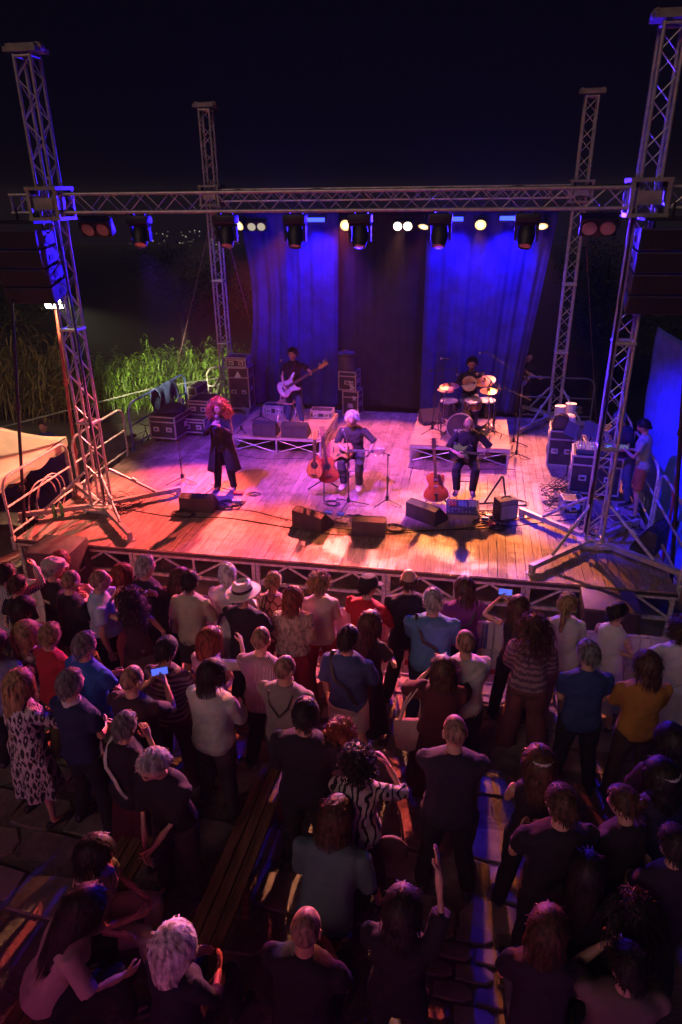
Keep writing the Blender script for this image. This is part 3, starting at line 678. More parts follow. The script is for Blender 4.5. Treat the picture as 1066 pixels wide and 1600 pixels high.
for i in range(2):
    for j in range(3):
        bo = MB().lathe([(.001, 0), (.03, 0), (.031, .12), (.028, .15), (.012, .18), (.012, .2), (.001, .2)], 10, (-.035+.065*i, -.07+.065*j, 0)).build('bottle', mat('pale_plastic', (.6, .65, .72), .2, var=.1), wb)
bag = thing('shoulder_bag', 'brown shoulder bag slumped on the speaker case', 'bag', (7.93, 4.92, .73), 20)
bb = MB(); bb.rings([[Vector((.17*s*math.cos(a), .10*s*math.sin(a)*(1+.1*math.sin(3*a)), z)) for a in [2*math.pi*j/18 for j in range(18)]] for z, s in ((0, .85), (.03, 1.02), (.12, 1.0), (.2, .82), (.27, .5), (.29, .2))]); bb.build('bag_body', cloth('bag', (.10, .065, .045)), bag)
MB().path([(-.14, 0, .18), (-.17, -.08, .28), (-.05, -.1, .33), (.08, -.1, .28), (.15, -.04, .12)], .012, 6).build('strap', BLKPL, bag)
bg2 = blob('cloth_bundle', 'pale cloth bundle beside the shoulder bag on the case', 'cloth', (8.12, 5.2, .725), (.26, .36, .22), cloth('pale', (.6, .52, .45)), 8)
for k, (x, y) in enumerate(((7.93, 5.28), (8.13, 5.42))):
    bk = thing('bucket', 'white bucket on the speaker case, ' + ('the one above the bag' if k == 0 else 'the one nearer the tower'), 'bucket', (x, y, .725 if k == 0 else .725), 0, 'white buckets')
    if k == 1: bk.location.x = 8.16; bk.location.y = 5.5; 
    MB().lathe([(.001, .1), (.095, .1), (.105, .34), (.11, .34), (.11, .36), (.03, .362), (.028, .35), (.001, .35)], 22).lathe([(.001, 0), (.09, 0), (.095, .1), (.001, .1)], 22).build('bucket_body', mat('white_plastic', (.78, .76, .72), .4, var=.06), bk)

# ================================================================== STANDS AND SMALL GEAR
def mic(t, p, d):
    p = Vector(p); d = Vector(d).normalized()
    MB().tube(p-d*.16, p-d*.02, .011, .015, 8).build('microphone_body', BLACK, t)
    MB().ball(p+d*.012, .027, 10, 8).build('microphone_head', mat('mic_mesh', (.35, .35, .38), .35, .8, bump=.5, bscale=300), t)
def mic_stand(label, x, y, z, h, boom=None, tri=.30, rz=0, mic_d=None, clipcol=None):
    """tripod, shaft to height h, optional boom vector from the top"""
    t = thing('microphone_stand', label, 'microphone stand', (x, y, z), rz, 'microphone stands on stage')
    for k in range(3):
        a = R(90+120*k+15); MB().tube((0, 0, .10), (tri*math.cos(a), tri*math.sin(a), .012), .009, n=6).build('leg', BLACK, t)
    MB().lathe([(.001, .07), (.026, .07), (.028, .15), (.015, .17), (.001, .17)], 10).build('hub', BLACK, t)
    MB().tube((0, 0, .08), (0, 0, h*.55), .0105, n=8).build('lower_tube', BLACK, t)
    MB().tube((0, 0, h*.5), (0, 0, h), .008, n=8).lathe([(.001, h*.52), (.018, h*.52), (.018, h*.57), (.001, h*.57)], 8).build('upper_tube', BLACK, t)
    if boom:
        b = Vector(boom); p0 = Vector((0, 0, h)); MB().tube(p0-b*.28, p0+b, .0075, n=6).build('boom_arm', BLACK, t)
        MB().tube(p0-b*.28, p0-b*.16, .02, n=8).build('counterweight', BLACK, t)
        if mic_d: mic(t, p0+b+Vector(mic_d).normalized()*.12, mic_d)
    elif mic_d: mic(t, Vector((0, 0, h))+Vector(mic_d).normalized()*.14, mic_d)
    else: MB().box((0, -.02, h+.02), (.03, .05, .04)).tube((0, -.03, h+.03), (0, -.09, h+.05), .014, n=8).build('clip', BLACK, t)
    # cable along the shaft
    MB().path([(.015, 0, h*.95), (.03, .01, h*.6), (.012, -.012, h*.3), (.03, .02, .12), (.1, -.06, .008), (.28, -.14, .006)], .0035, 5).build('cable', RUBBER, t)
    return t
mic_stand('empty boom microphone stand on the tent side of the singer', .82, 2.74, 0, .82, (.18, -.10, .14), .34)
mic_stand('straight microphone stand at the feet of the singer', 1.62, 2.40, 0, 1.22, None, .36, 20)
mic_stand('tall boom stand beside the bass player', 1.55, 5.62, .40, .98, (.48, -.1, .34), .26, 0, (.3, -.2, .2))
mic_stand('microphone stand before the white haired guitarist', 4.16, 2.14, 0, 1.12, (.03, .22, .10), .36, 30, (.0, .6, .35))
mic_stand('empty microphone stand between the two guitarists', 4.82, 2.32, 0, .93, (-.08, -.10, .07), .28)
mic_stand('tall boom stand at the cymbal edge of the drum riser', 5.40, 5.28, .40, 1.32, (.42, .1, .03), .30, 0, (.2, 0, -.9))
mic_stand('second boom stand behind the cymbal at the drum riser edge', 5.52, 5.95, .40, 1.30, (.10, -.05, .12), .26, 0, (-.9, 0, .05))
mic_stand('crossed boom stand at the open edge of the drum riser', 6.66, 5.30, .40, 1.02, (-.30, .25, .22), .32, 0, (-.6, .3, -.3))
mic_stand('overhead boom stand behind the drum riser', 7.12, 5.9, 0, 1.55, (-.72, .1, .42), .32, 0, (-.9, 0, -.2))
mic_stand('floor boom stand leaning over the riser corner', 7.15, 5.1, 0, 1.30, (-.62, .25, .20), .30, 0, (-.3, .1, -.9))
mic_stand('short microphone stand at the singer end of the bass riser', 1.42, 4.62, .40, .16, (.1, -.06, .05), .12)
# stools, chair
def stool(label, x, y, rz=0, h=.72, m=None):
    t = thing('bar_stool', label, 'stool', (x, y, 0), rz, 'bar stools under the guitarists')
    MB().lathe([(.001, h-.05), (.16, h-.05), (.175, h-.03), (.17, h), (.001, h+.006)], 22).build('seat', mat('stool_seat', (.03, .026, .03), .5), t)
    for k in range(4):
        a = R(45+90*k); MB().tube((.13*math.cos(a), .13*math.sin(a), h-.05), (.235*math.cos(a), .235*math.sin(a), 0), .013, n=8).build('leg', m or BLACK, t)
    z = .26; q = .195; ring = [(q*math.cos(R(45+90*k)), q*math.sin(R(45+90*k)), z) for k in range(5)]
    for k in range(4): MB().tube(ring[k], ring[k+1], .010, n=8).build('footrest', m or BLACK, t)
    return t
stool('bar stool with pale legs under the white haired guitarist', 4.12, 3.02, 12, .72, STEEL)
stool('dark bar stool under the bald guitarist', 6.15, 3.10, 5, .68)
fc = thing('folding_chair', 'folding chair with wooden seat behind the bass player', 'chair', (2.20, 5.62, .40), 170)
for s in (-1, 1):
    MB().path([(s*.2, .2, 0), (s*.2, -.02, .45), (s*.2, -.16, .84)], .011, 8).build('leg', ALU, fc)
    MB().path([(s*.18, -.22, 0), (s*.18, .16, .44)], .011, 8).build('leg', ALU, fc)
MB().box((0, .03, .45), (.40, .36, .018)).build('seat', mat('beech', (.45, .28, .14), .5), fc, smooth=False)
MB().box((0, -.15, .76), (.40, .016, .14), Euler((R(12), 0, 0)).to_matrix()).build('backrest', MATS['beech'], fc, smooth=False)
MB().tube((-.2, .2, .04), (.2, .2, .04), .009).build('cross_bar', ALU, fc)
# pedals
def pedal(label, x, y, z, rz, col, led=None, w=.12, d=.09):
    t = thing('effects_pedal', label, 'pedal', (x, y, z), rz, 'effects pedals on the stage floor')
    bevel_box((w, d, .045), .006, (0, 0, .0225)).build('pedal_body', mat('pedal_%s' % cat_col(col), col, .4, .3), t, smooth=False)
    MB().lathe([(.009, .045), (.009, .06), (.001, .062)], 10, (0, -d*.28, 0)).build('foot_switch', CHROME, t)
    for s in (-1, 0, 1): MB().lathe([(.008, .045), (.007, .058), (.001, .06)], 8, (s*w*.28, d*.22, 0)).build('knob', BLKPL, t)
    return t
pedal('blue effects pedal in front of the mandolin stand', 3.88, 1.76, 0, 0, (.10, .22, .55))
pedal('blue effects pedal before the white haired guitarist', 4.10, 1.74, 0, -4, (.08, .18, .5))
pedal('red effects pedal beside the singer', 2.08, 2.34, 0, 6, (.30, .03, .06), w=.18, d=.12)
pedal('grey effects pedal between the singer and her wedge', 2.00, 2.06, 0, -10, (.3, .3, .33), w=.16)
pedal('pale effects pedal nearest the singer wedge', 2.16, 1.99, 0, 8, (.35, .35, .4), w=.16)
pedal('small pale pedal behind the white haired guitarist wedge', 4.66, 1.62, 0, 10, (.4, .36, .3))
pedal('blue effects pedal beside the pedalboard', 6.52, 1.96, 0, 0, (.06, .12, .5))
pedal('chrome effects pedal before the combo amplifier', 6.60, 2.08, 0, 12, (.6, .5, .55))
pedal('magenta effects pedal in the cable tangle', 6.62, 1.76, 0, -15, (.5, .05, .15), w=.15)
pb = thing('pedalboard', 'tilted pedalboard of knobs on a pale crate before the bald guitarist', 'pedalboard', (6.14, 2.0, 0), 3)
bevel_box((.52, .26, .09), .006, (0, 0, .045)).build('crate', mat('pale_crate', (.33, .24, .2), .7), pb, smooth=False)
rt3 = Euler((R(22), 0, 0)).to_matrix()
b = bevel_box((.54, .34, .04), .006); b.v = [tuple(rt3 @ Vector(p)+Vector((0, .03, .16))) for p in b.v]; b.build('board', mat('board_grey', (.10, .11, .16), .35, .4), pb, smooth=False)
kk = MB(); rg = random.Random(3)
for i in range(9):
    for j in range(5):
        if rg.random() < .8: kk.lathe([(.012, 0), (.010, .02), (.001, .022)], 7, rt3 @ Vector((-.23+.057*i, -.13+.062*j, .02))+Vector((0, .03, .16)), rt3 @ Vector((0, 0, 1)))
kk.build('knobs', mat('knob_silver', (.6, .6, .65), .3, .6), pb)
for i, c in enumerate(((.4, .1, .06), (.15, .25, .5), (.35, .35, .38))): MB().box(rt3 @ Vector((-.17+.17*i, .06, .028))+Vector((0, .03, .16)), (.13, .12, .016), rt3).build('display_panel', mat('panel_%d' % i, c, .35), pb, smooth=False)
am = thing('combo_amplifier', 'small black combo amplifier with grey cloth grille', 'amplifier', (6.84, 2.06, 0), 28)
bevel_box((.34, .24, .36), .014, (0, 0, .19)).build('cabinet', mat('tolex', (.03, .028, .03), .6, bump=.4, bscale=200), am)
MB().box((0, -.124, .16), (.29, .01, .24)).build('grille_cloth', mat('grille_cloth', (.26, .25, .26), .9, bump=.4, bscale=250), am, smooth=False)
MB().box((0, -.122, .325), (.30, .012, .05)).build('control_panel', mat('amp_panel', (.25, .24, .26), .3, .6), am, smooth=False)
MB().path([(-.09, 0, .37), (-.06, 0, .40), (.06, 0, .40), (.09, 0, .37)], .012).build('handle', BLKPL, am)
ls = thing('laptop_stand', 'folded A shaped metal stand behind the combo amplifier', 'stand', (6.78, 2.72, 0), -10)
MB().path([(-.25, -.2, .02), (-.02, 0, .46), (.0, 0, .5)], .018, 6).build('leg', BLACK, ls)
MB().path([(.12, -.05, .0), (.02, .01, .46), (.0, 0, .5)], .018, 6).build('leg', BLACK, ls)
MB().tube((-.32, -.24, .03), (.02, -.06, .03), .018).build('foot_bar', BLACK, ls)
def music_stand(label, x, y, z, rz):
    t = thing('music_stand', label, 'music stand', (x, y, z), rz, 'music stands at the mixing rack')
    rot = Euler((R(68), 0, 0)).to_matrix()
    b = bevel_box((.34, .26, .012), .003); b.v = [tuple(rot @ Vector(p)+Vector((0, 0, 1.0))) for p in b.v]; b.build('desk', mat('stand_desk', (.12, .13, .16), .3, .4), t, smooth=False)
    MB().tube((0, .02, .08), (0, .02, .96), .011).build('shaft', BLACK, t)
    for k in range(3): MB().tube((0, .02, .1), (.24*math.cos(R(120*k+30)), .02+.24*math.sin(R(120*k+30)), .01), .008).build('leg', BLACK, t)
    return t
music_stand('music stand nearest the speaker case, its desk lit blue', 8.02, 4.0, 0, -60)
music_stand('music stand leaning over the mixing rack', 8.36, 4.05, 0, -50)
# cables
def cable(label, pts, r=.006, name='cable'):
    P = [Vector(p) for p in pts]; out = []
    for i in range(len(P)-1):
        p0, p1, p2, p3 = P[max(i-1, 0)], P[i], P[i+1], P[min(i+2, len(P)-1)]
        for k in range(6):
            t = k/6; out.append(.5*((2*p1)+(-p0+p2)*t+(2*p0-5*p1+4*p2-p3)*t*t+(-p0+3*p1-3*p2+p3)*t**3))
    out.append(P[-1]); return tag(MB().path(out, r, 5).build(name, RUBBER), label, 'cable', 'cables lying on the stage')
def coil(label, x, y, r, n=5, seed=1, z=.007, thick=.006):
    rg = random.Random(seed); pts = []
    for i in range(n*14):
        a = i/14*2*math.pi; q = r*(1+.12*math.sin(i*.9+seed)+rg.uniform(-.06, .06)); pts.append((x+q*math.cos(a)+.03*math.sin(i*.13), y+q*.8*math.sin(a), z+.004*(i % 14)/14+.006*(i//14)))
    return tag(MB().path(pts, thick, 4).build('cable_coil', RUBBER), label, 'cable', 'coils of cable on the stage')
def tangle(label, x, y, w, d, n, seed, h=.10):
    rg = random.Random(seed); m = MB()
    for k in range(n):
        px, py, a = x+rg.uniform(-w, w)*.6, y+rg.uniform(-d, d)*.6, rg.uniform(0, 6.28); pts = []; z = rg.uniform(.008, h)
        for i in range(16):
            a += rg.uniform(-.9, .9); px += .07*math.cos(a); py += .07*math.sin(a)
            if abs(px-x) > w: a = math.pi-a; px = x+w*math.copysign(1, px-x)
            if abs(py-y) > d: a = -a; py = y+d*math.copysign(1, py-y)
            pts.append((px, py, max(.008, z*(1+.4*math.sin(i*.8+k)))))
        m.path(pts, rg.choice((.005, .006, .009)), 4)
    return tag(m.build('cable_tangle', RUBBER), label, 'cable', 'tangles of cable on the stage')
cable('long black cable running along the stage front past the wedges', [(.4, 1.35, .006), (1.3, 1.2, .006), (2.2, 1.30, .006), (3.3, 1.12, .006), (4.2, .98, .006), (5.0, 1.15, .006), (5.7, 1.38, .006), (6.6, 1.62, .006), (7.4, 1.95, .006), (8.0, 2.2, .006)], .007)
cable('second long cable behind the first at the stage front', [(1.9, 1.6, .006), (2.5, 1.66, .006), (3.2, 1.42, .006), (4.3, 1.2, .006), (5.2, 1.3, .006), (6.2, 1.55, .006), (7.2, 2.1, .006), (7.8, 2.35, .006)], .006)
cable('thin cable looping from the tower past the singer wedge', [(.3, 1.7, .006), (.7, 2.15, .006), (1.05, 2.0, .006), (1.2, 1.7, .006)], .006)
cable('cable from the orange guitar to the pedalboard', [(5.7, 2.6, .3), (5.85, 2.5, .05), (6.0, 2.7, .006), (6.3, 2.55, .006), (6.3, 2.2, .03)], .005)
cable('cable before the bass riser', [(1.3, 4.4, .006), (2.0, 4.2, .006), (2.8, 4.35, .006), (3.4, 4.1, .006)], .006)
cable('cable before the drum riser', [(5.0, 4.2, .006), (5.6, 4.05, .006), (6.4, 4.3, .006), (7.1, 4.4, .006)], .006)
coil('coil of cable before the singer wedge', 1.42, 1.30, .17, 6, 2)
coil('coil of cable between the two centre wedges', 5.08, 1.32, .16, 7, 4)
coil('coil of cable beside the red pedal', 2.36, 2.36, .10, 3, 6)
coil('coil of cable behind the combo amplifier', 7.05, 2.72, .18, 4, 8)
coil('coil of cable at the foot of the mandolin stand', 3.86, 2.16, .13, 5, 10)
coil('coil of magenta lit cable before the pedals', 6.72, 1.62, .12, 6, 12)
tangle('tangle of cables and plugs around the tent side tower base', -.02, 1.45, .50, .42, 26, 3)
tangle('tangle of cables spilling from the mixing rack', 7.85, 3.0, .34, .62, 30, 5, .16)
tangle('tangle of cables under the tarpaulin side tower', 8.5, 1.9, .5, .4, 16, 9)
tangle('loose cables around the effects pedals', 6.62, 1.95, .3, .3, 12, 13, .05)
tangle('loose cables behind the centre wedge', 4.45, 1.55, .4, .18, 8, 15, .04)
tangle('loose cables by the singer wedge', 2.1, 1.8, .22, .2, 8, 17, .03)
tangle('loose cables under the drum kit', 6.55, 5.0, .35, .4, 10, 19, .41)
bottles = [(-.72, .86, (.12, .38, .10), 'first'), (-.62, .93, (.12, .4, .12), 'second')]
for x, y, c, nme in bottles:
    t = thing('water_bottle', 'green plastic bottle on the stage by the tent side rail, %s of two' % nme, 'bottle', (x, y, 0), 0, 'green bottles')
    MB().lathe([(.001, 0), (.036, 0), (.038, .13), (.034, .18), (.014, .235), (.013, .25), (.001, .25)], 12).build('bottle_body', mat('green_pet', c, .15, var=.1), t)
    MB().lathe([(.016, .25), (.016, .272), (.001, .273)], 10).build('cap', mat('white_cap', (.7, .7, .7), .4), t)
t = thing('water_bottle', 'large clear water bottle beside the tent side tower', 'bottle', (-.62, 1.75, 0), 0)
MB().lathe([(.001, 0), (.05, 0), (.052, .08), (.047, .12), (.052, .18), (.02, .27), (.018, .29), (.001, .29)], 12).build('bottle_body', MATS['pale_plastic'], t)
MB().lathe([(.02, .29), (.02, .31), (.001, .312)], 10).build('cap', MATS['white_cap'], t)
# ================================================================== INSTRUMENTS
def smooth_outline(pts, k=3):
    P = [Vector((x, y, 0)) for x, y in pts]; n = len(P); out = []
    for i in range(n):
        p0, p1, p2, p3 = P[i-1], P[i], P[(i+1) % n], P[(i+2) % n]
        for q in range(k):
            t = q/k; v = .5*((2*p1)+(-p0+p2)*t+(2*p0-5*p1+4*p2-p3)*t*t+(-p0+3*p1-3*p2+p3)*t**3); out.append((v.x, v.y))
    return out
ACO = [(-.25, 0), (-.235, .10), (-.17, .185), (-.08, .185), (0, .13), (.05, .118), (.12, .14), (.19, .13), (.235, .06), (.24, 0), (.235, -.06), (.19, -.13), (.12, -.14), (.05, -.118), (0, -.13), (-.08, -.185), (-.17, -.185), (-.235, -.10)]
ARC = [(-.25, 0), (-.235, .11), (-.16, .20), (-.06, .19), (.01, .135), (.06, .125), (.13, .15), (.20, .145), (.245, .07), (.24, 0), (.18, -.03), (.16, -.06), (.21, -.115), (.19, -.145), (.12, -.145), (.05, -.12), (0, -.135), (-.07, -.19), (-.17, -.20), (-.235, -.11)]
BAS = [(-.23, 0), (-.22, .09), (-.15, .155), (-.06, .14), (.02, .115), (.09, .12), (.17, .165), (.24, .17), (.22, .13), (.15, .085), (.12, .03), (.12, -.03), (.13, -.09), (.19, -.135), (.16, -.16), (.09, -.135), (.0, -.11), (-.07, -.14), (-.15, -.155), (-.22, -.10)]
MAN = [(-.19, 0), (-.18, .07), (-.13, .13), (-.05, .155), (.03, .135), (.11, .09), (.18, .04), (.21, .018), (.21, -.018), (.18, -.04), (.11, -.09), (.03, -.135), (-.05, -.155), (-.13, -.13), (-.18, -.07)]
def guitar(name, label, pos, neck, normal, outline, th, topm, sidem, neck_l=.42, scale=1., hole=True, head_l=.17, neckm=None, guard=None, bind=None, fholes=False, pick=False, pegs=6):
    t = thing(name, label, 'guitar', pos, 0, 'string instruments on stage')
    x = Vector(neck).normalized(); z = (Vector(normal)-x*Vector(normal).dot(x)).normalized(); y = z.cross(x)
    t.rotation_euler = Matrix(((x.x, y.x, z.x), (x.y, y.y, z.y), (x.z, y.z, z.z))).to_euler(); t.scale = (scale,)*3
    o = smooth_outline(outline); n = len(o)
    b = MB(); ins = [(a*.965, c*.965) for a, c in o]
    b.rings([[Vector((a, c, -th*.5)) for a, c in ins], [Vector((a, c, -th*.42)) for a, c in o], [Vector((a, c, th*.42)) for a, c in o], [Vector((a, c, th*.46)) for a, c in ins]]); bo = b.build('body', sidem, t)
    tp = MB(); tp.rings([[Vector((a*.97, c*.97, th*.455)) for a, c in o], [Vector((a*.95, c*.95, th*.5)) for a, c in o], [Vector((a*.3-.04, c*.3, th*.5+(.018 if fholes else .003))) for a, c in o]]); tp.build('top_plate', topm, bo)
    if bind: MB().path([(a*1.004, c*1.004, th*.43) for a, c in o]+[(o[0][0]*1.004, o[0][1]*1.004, th*.43)], .006, 5).build('binding', bind, bo)
    xe = outline[len(outline)//2][0] if not fholes else .23
    xe = max(.1, xe-.02); zt = th*.5+.012
    NM = neckm or mat('neck_wood', (.22, .10, .05), .45)
    MB().box((xe+neck_l/2-.04, 0, zt-.012), (neck_l+.04, .05, .026)).build('neck', NM, t, smooth=False)
    MB().box((xe+neck_l/2-.07, 0, zt+.004), (neck_l+.10, .052, .006)).build('fretboard', mat('rosewood', (.035, .022, .018), .5), t, smooth=False)
    fr = MB()
    for k in range(14): fr.box((xe+neck_l*(1-.944**(k+1))*1.1, 0, zt+.008), (.0018, .05, .002))
    fr.build('frets', mat('fret_wire', (.25, .23, .2), .45, .6), t, smooth=False)
    hx = xe+neck_l-.02
    hd = MB().prism([(0, -.024), (0, .024), (.03, .036), (head_l, .032), (head_l, -.032), (.03, -.036)], .016, Matrix.Translation((hx, 0, zt-.012)) @ Matrix.Rotation(R(10), 4, 'Y')).build('headstock', NM, t, smooth=False)
    tm = MB()
    for k in range(pegs//2 if pegs > 4 else 4):
        for s in ((-1, 1) if pegs > 4 else (1,)):
            cx = hx+.04+k*(head_l-.06)/(max(1, (pegs//2 if pegs > 4 else 4)-1)); tm.tube((cx, s*.03, zt-.02-.17*(cx-hx)), (cx, s*.055, zt-.02-.17*(cx-hx)), .004, n=5); tm.ball((cx, s*.06, zt-.02-.17*(cx-hx)), (.011, .008, .006), 6, 5)
    tm.build('tuning_pegs', CHROME, t)
    st = MB()
    for k in range(6): yy = -.019+.0076*k; st.tube((-.12, yy*1.15, th*.5+.02), (hx+.01, yy*.85, zt+.011), .0009, n=3)
    st.build('strings', CHROME, t)
    MB().box((-.12, 0, th*.5+.012), (.022, .11 if not fholes else .08, .014)).build('bridge', MATS['rosewood'] if not fholes else CHROME, t, smooth=False)
    if hole:
        MB().lathe([(.001, th*.5+.0045), (.046, th*.5+.0045), (.05, th*.5+.005)], 24, (.06, 0, 0)).build('sound_hole', mat('hole_dark', (.008, .006, .005), .9), t)
        MB().lathe([(.052, th*.5+.0042), (.066, th*.5+.0052), (.07, th*.5+.0042)], 24, (.06, 0, 0)).build('rosette', MATS['rosewood'], t)
    if fholes:
        f = MB()
        for s in (-1, 1): f.path([(-.1, s*.085, th*.5+.007), (-.04, s*.105, th*.5+.006), (.02, s*.085, th*.5+.008)], [.004, .009, .004], 6, flat=.3)
        f.build('f_holes', mat('hole_dark', (.008, .006, .005), .9), t)
        MB().box((-.185, 0, th*.5+.012), (.12, .035, .008)).build('tailpiece', CHROME, t, smooth=False)
    if pick:
        for px in (.02, .13) if fholes else (-.02,): MB().box((px, 0, th*.5+.014), (.035, .078, .014)).build('pickup', BLKPL if not fholes else CHROME, t, smooth=False)
    if guard: MB().prism(guard, .004, Matrix.Translation((0, 0, th*.5+(.016 if fholes else .006)))).build('pick_guard', mat('pick_guard', (.05, .015, .015), .3), t, smooth=False)
    return t
SPR = mat('spruce', (.50, .19, .04), .45, 0, var=.15, vscale=4, stretch=(1, 14, 1))
MAH = mat('mahogany', (.30, .07, .03), .28, 0, var=.2, vscale=4, stretch=(1, 10, 1))
ORGW = mat('orange_lacquer', (.62, .13, .03), .2, 0, var=.15, vscale=3)
WHT_B = mat('cream_binding', (.7, .62, .48), .4)
guitar('acoustic_guitar', 'twelve string acoustic guitar held by the white haired guitarist', (3.92, 2.74, .80), (.99, -.10, .05), (.05, -.86, .5), ACO, .11, SPR, MAH, head_l=.20, pegs=12, guard=[(.03, -.05), (.0, -.11), (-.07, -.12), (-.04, -.06)])
guitar('mandolin', 'teardrop mandolin hanging on the double stand', (3.52, 2.44, .57), (.02, .10, .99), (-.12, -.95, .12), MAN, .14, mat('mando_top', (.45, .17, .05), .3, 0, var=.2, stretch=(1, 10, 1)), MAH, neck_l=.36, hole=True, head_l=.15, pegs=8, neckm=SPR)
guitar('acoustic_guitar', 'dark red acoustic guitar hanging behind the mandolin', (3.71, 2.60, .49), (-.16, .10, .98), (.10, -.95, .12), ACO, .11, mat('red_lacquer', (.32, .05, .025), .22, 0, var=.2), MAH, head_l=.17, bind=None)
guitar('archtop_guitar', 'orange hollow body guitar with cream edging on a floor stand', (5.65, 2.52, .31), (-.10, .16, .98), (.12, -.97, .18), ARC, .075, ORGW, ORGW, neck_l=.44, hole=False, fholes=True, pick=True, bind=WHT_B, neckm=mat('neck_dark', (.06, .03, .02), .4), guard=[(.22, -.03), (.2, -.08), (.02, -.11), (.04, -.045)], scale=1.08)
guitar('bass_guitar', 'pale silver bass guitar held by the standing bass player', (2.33, 5.26, 1.28), (.80, .02, .50), (.05, -.97, .22), BAS, .045, mat('silver_top', (.5, .48, .56), .25, .4, var=.2, vscale=12), mat('bass_side', (.45, .06, .04), .3), neck_l=.62, hole=False, pick=True, pegs=4, head_l=.19, scale=1.12)
guitar('archtop_guitar', 'black guitar on the lap of the bald guitarist', (6.04, 2.84, .86), (.98, -.14, .0), (.05, -.92, .36), ARC, .06, mat('black_lacquer', (.02, .018, .02), .15), mat('black_lacquer', (.02, .018, .02), .15), neck_l=.34, hole=False, pick=True, neckm=mat('red_neck', (.12, .02, .02), .35), scale=.82)
# guitar stands
gs = thing('guitar_stand', 'tall black double guitar stand on a tripod', 'guitar stand', (3.63, 2.62, 0), 0)
for k in range(3): MB().tube((0, 0, .28), (.36*math.cos(R(-80+120*k)), .36*math.sin(R(-80+120*k)), .012), .011).build('leg', BLACK, gs)
MB().tube((0, 0, .2), (0, .04, 1.12), .013).build('shaft', BLACK, gs)
MB().lathe([(.001, .24), (.03, .24), (.03, .32), (.001, .32)], 10).build('collar', mat('amber_plastic', (.55, .25, .03), .4), gs)
MB().path([(-.16, -.12, .36), (-.14, -.02, .34), (0, 0, .33), (.16, -.02, .25), (.17, -.12, .27)], .011).build('cradle', BLACK, gs)
MB().path([(-.11, -.1, 1.0), (-.08, 0, .98), (.0, .04, 1.0), (.03, -.02, 1.03)], .010).build('neck_hook', BLACK, gs)
g2 = thing('guitar_stand', 'low black floor stand under the orange guitar', 'guitar stand', (5.66, 2.58, 0), 8)
for s in (-1, 1): MB().path([(s*.22, -.16, .01), (s*.1, .0, .10), (0, .1, .16)], .012).build('leg', BLACK, g2)
MB().path([(0, .1, .1), (0, .26, .015)], .012).build('rear_leg', BLACK, g2)
MB().path([(-.1, -.12, .13), (-.09, -.03, .07), (.09, -.03, .07), (.1, -.12, .13)], .011).build('cradle', BLACK, g2)
MB().tube((0, .1, .12), (-.03, .14, .5), .010).build('shaft', BLACK, g2)

# drum kit
dk = thing('drum_kit', 'black drum kit with gold and silver toms on the riser', 'drum kit', (5.98, 5.05, .40), 0)
SHELL = mat('drum_black', (.018, .016, .02), .2, 0); HEADW = mat('drum_skin', (.50, .48, .46), .6); CYM = mat('bronze_cymbal', (.46, .27, .07), .38, .9, var=.15, vscale=20); GOLD = mat('gold_wrap', (.45, .24, .07), .3, .6, var=.4, vscale=16)
k = MB().lathe([(.27, -.24), (.275, -.2), (.275, .18), (.27, .22)], 30, (0, 0, .29), (0, -1, 0)).build('bass_drum', SHELL, dk)
MB().lathe([(.001, .222), (.255, .222), (.27, .215)], 30, (0, 0, .29), (0, -1, 0)).build('front_skin', mat('front_skin', (.03, .028, .035), .35), k)
MB().lathe([(.268, .2), (.285, .2), (.285, .24), (.268, .24)], 30, (0, 0, .29), (0, -1, 0)).build('hoop', mat('hoop_silver', (.4, .4, .45), .3, .7), k)
m = MB(); stroke_text(m, 'Ml', .05, .06, .012, Matrix(((0, -1, 0, -.06), (0, 0, -1, -.2245), (1, 0, 0, .16), (0, 0, 0, 1)))); stroke_text(m, 'lil', .045, .07, .010, Matrix(((1, 0, 0, -.03), (0, 0, -1, -.2245), (0, 1, 0, .17), (0, 0, 0, 1)))); m.build('lettering', MATS['white_print'], k, smooth=False)
lg = MB()
for a in range(0, 360, 45): lg.tube((.272*math.cos(R(a)), -.235, .29+.272*math.sin(R(a))), (.28*math.cos(R(a)), -.12, .29+.28*math.sin(R(a))), .008, n=5)
lg.build('lugs', CHROME, k)
def drum(nm, c, r, h, tilt, m):
    ax = Vector((0, -math.sin(R(tilt)), math.cos(R(tilt)))); c = Vector(c)
    o = MB().lathe([(r, -h/2), (r, h/2)], 24, c, ax).build(nm, m, dk)
    MB().lathe([(.001, h/2+.004), (r*.96, h/2+.004), (r, h/2)], 24, c, ax).build('skin', HEADW, o)
    for s in (-1, 1): MB().lathe([(r*.99, s*h/2-.012), (r*1.05, s*h/2-.012), (r*1.05, s*h/2+.012), (r*.99, s*h/2+.012)], 24, c, ax).build('rim', CHROME, o)
    x, y = frame(ax)
    for a in range(0, 360, 60): p = c+(x*math.cos(R(a))+y*math.sin(R(a)))*r*1.04; MB().tube(p-ax*h*.48, p+ax*h*.48, .006, n=5).build('tension_rod', CHROME, o)
    return o
drum('floor_tom', (-.27, .42, .48), .19, .34, 4, SHELL)
drum('snare_drum', (.22, .40, .60), .18, .15, 6, GOLD)
drum('floor_tom', (.50, .78, .42), .2, .34, 3, SHELL)
def cymbal(c, r, tilt, az=0):
    ax = Vector((math.sin(R(tilt))*math.cos(R(az)), math.sin(R(tilt))*math.sin(R(az)), math.cos(R(tilt))))
    o = MB().lathe([(r, -.012), (r*.6, .004), (r*.25, .012), (r*.18, .03), (.008, .045), (.006, .07)], 30, c, ax).build('cymbal', CYM, dk)
    MB().lathe([(.02, .045), (.02, .06), (.001, .08)], 8, c, ax).build('felt', BLACK, o)
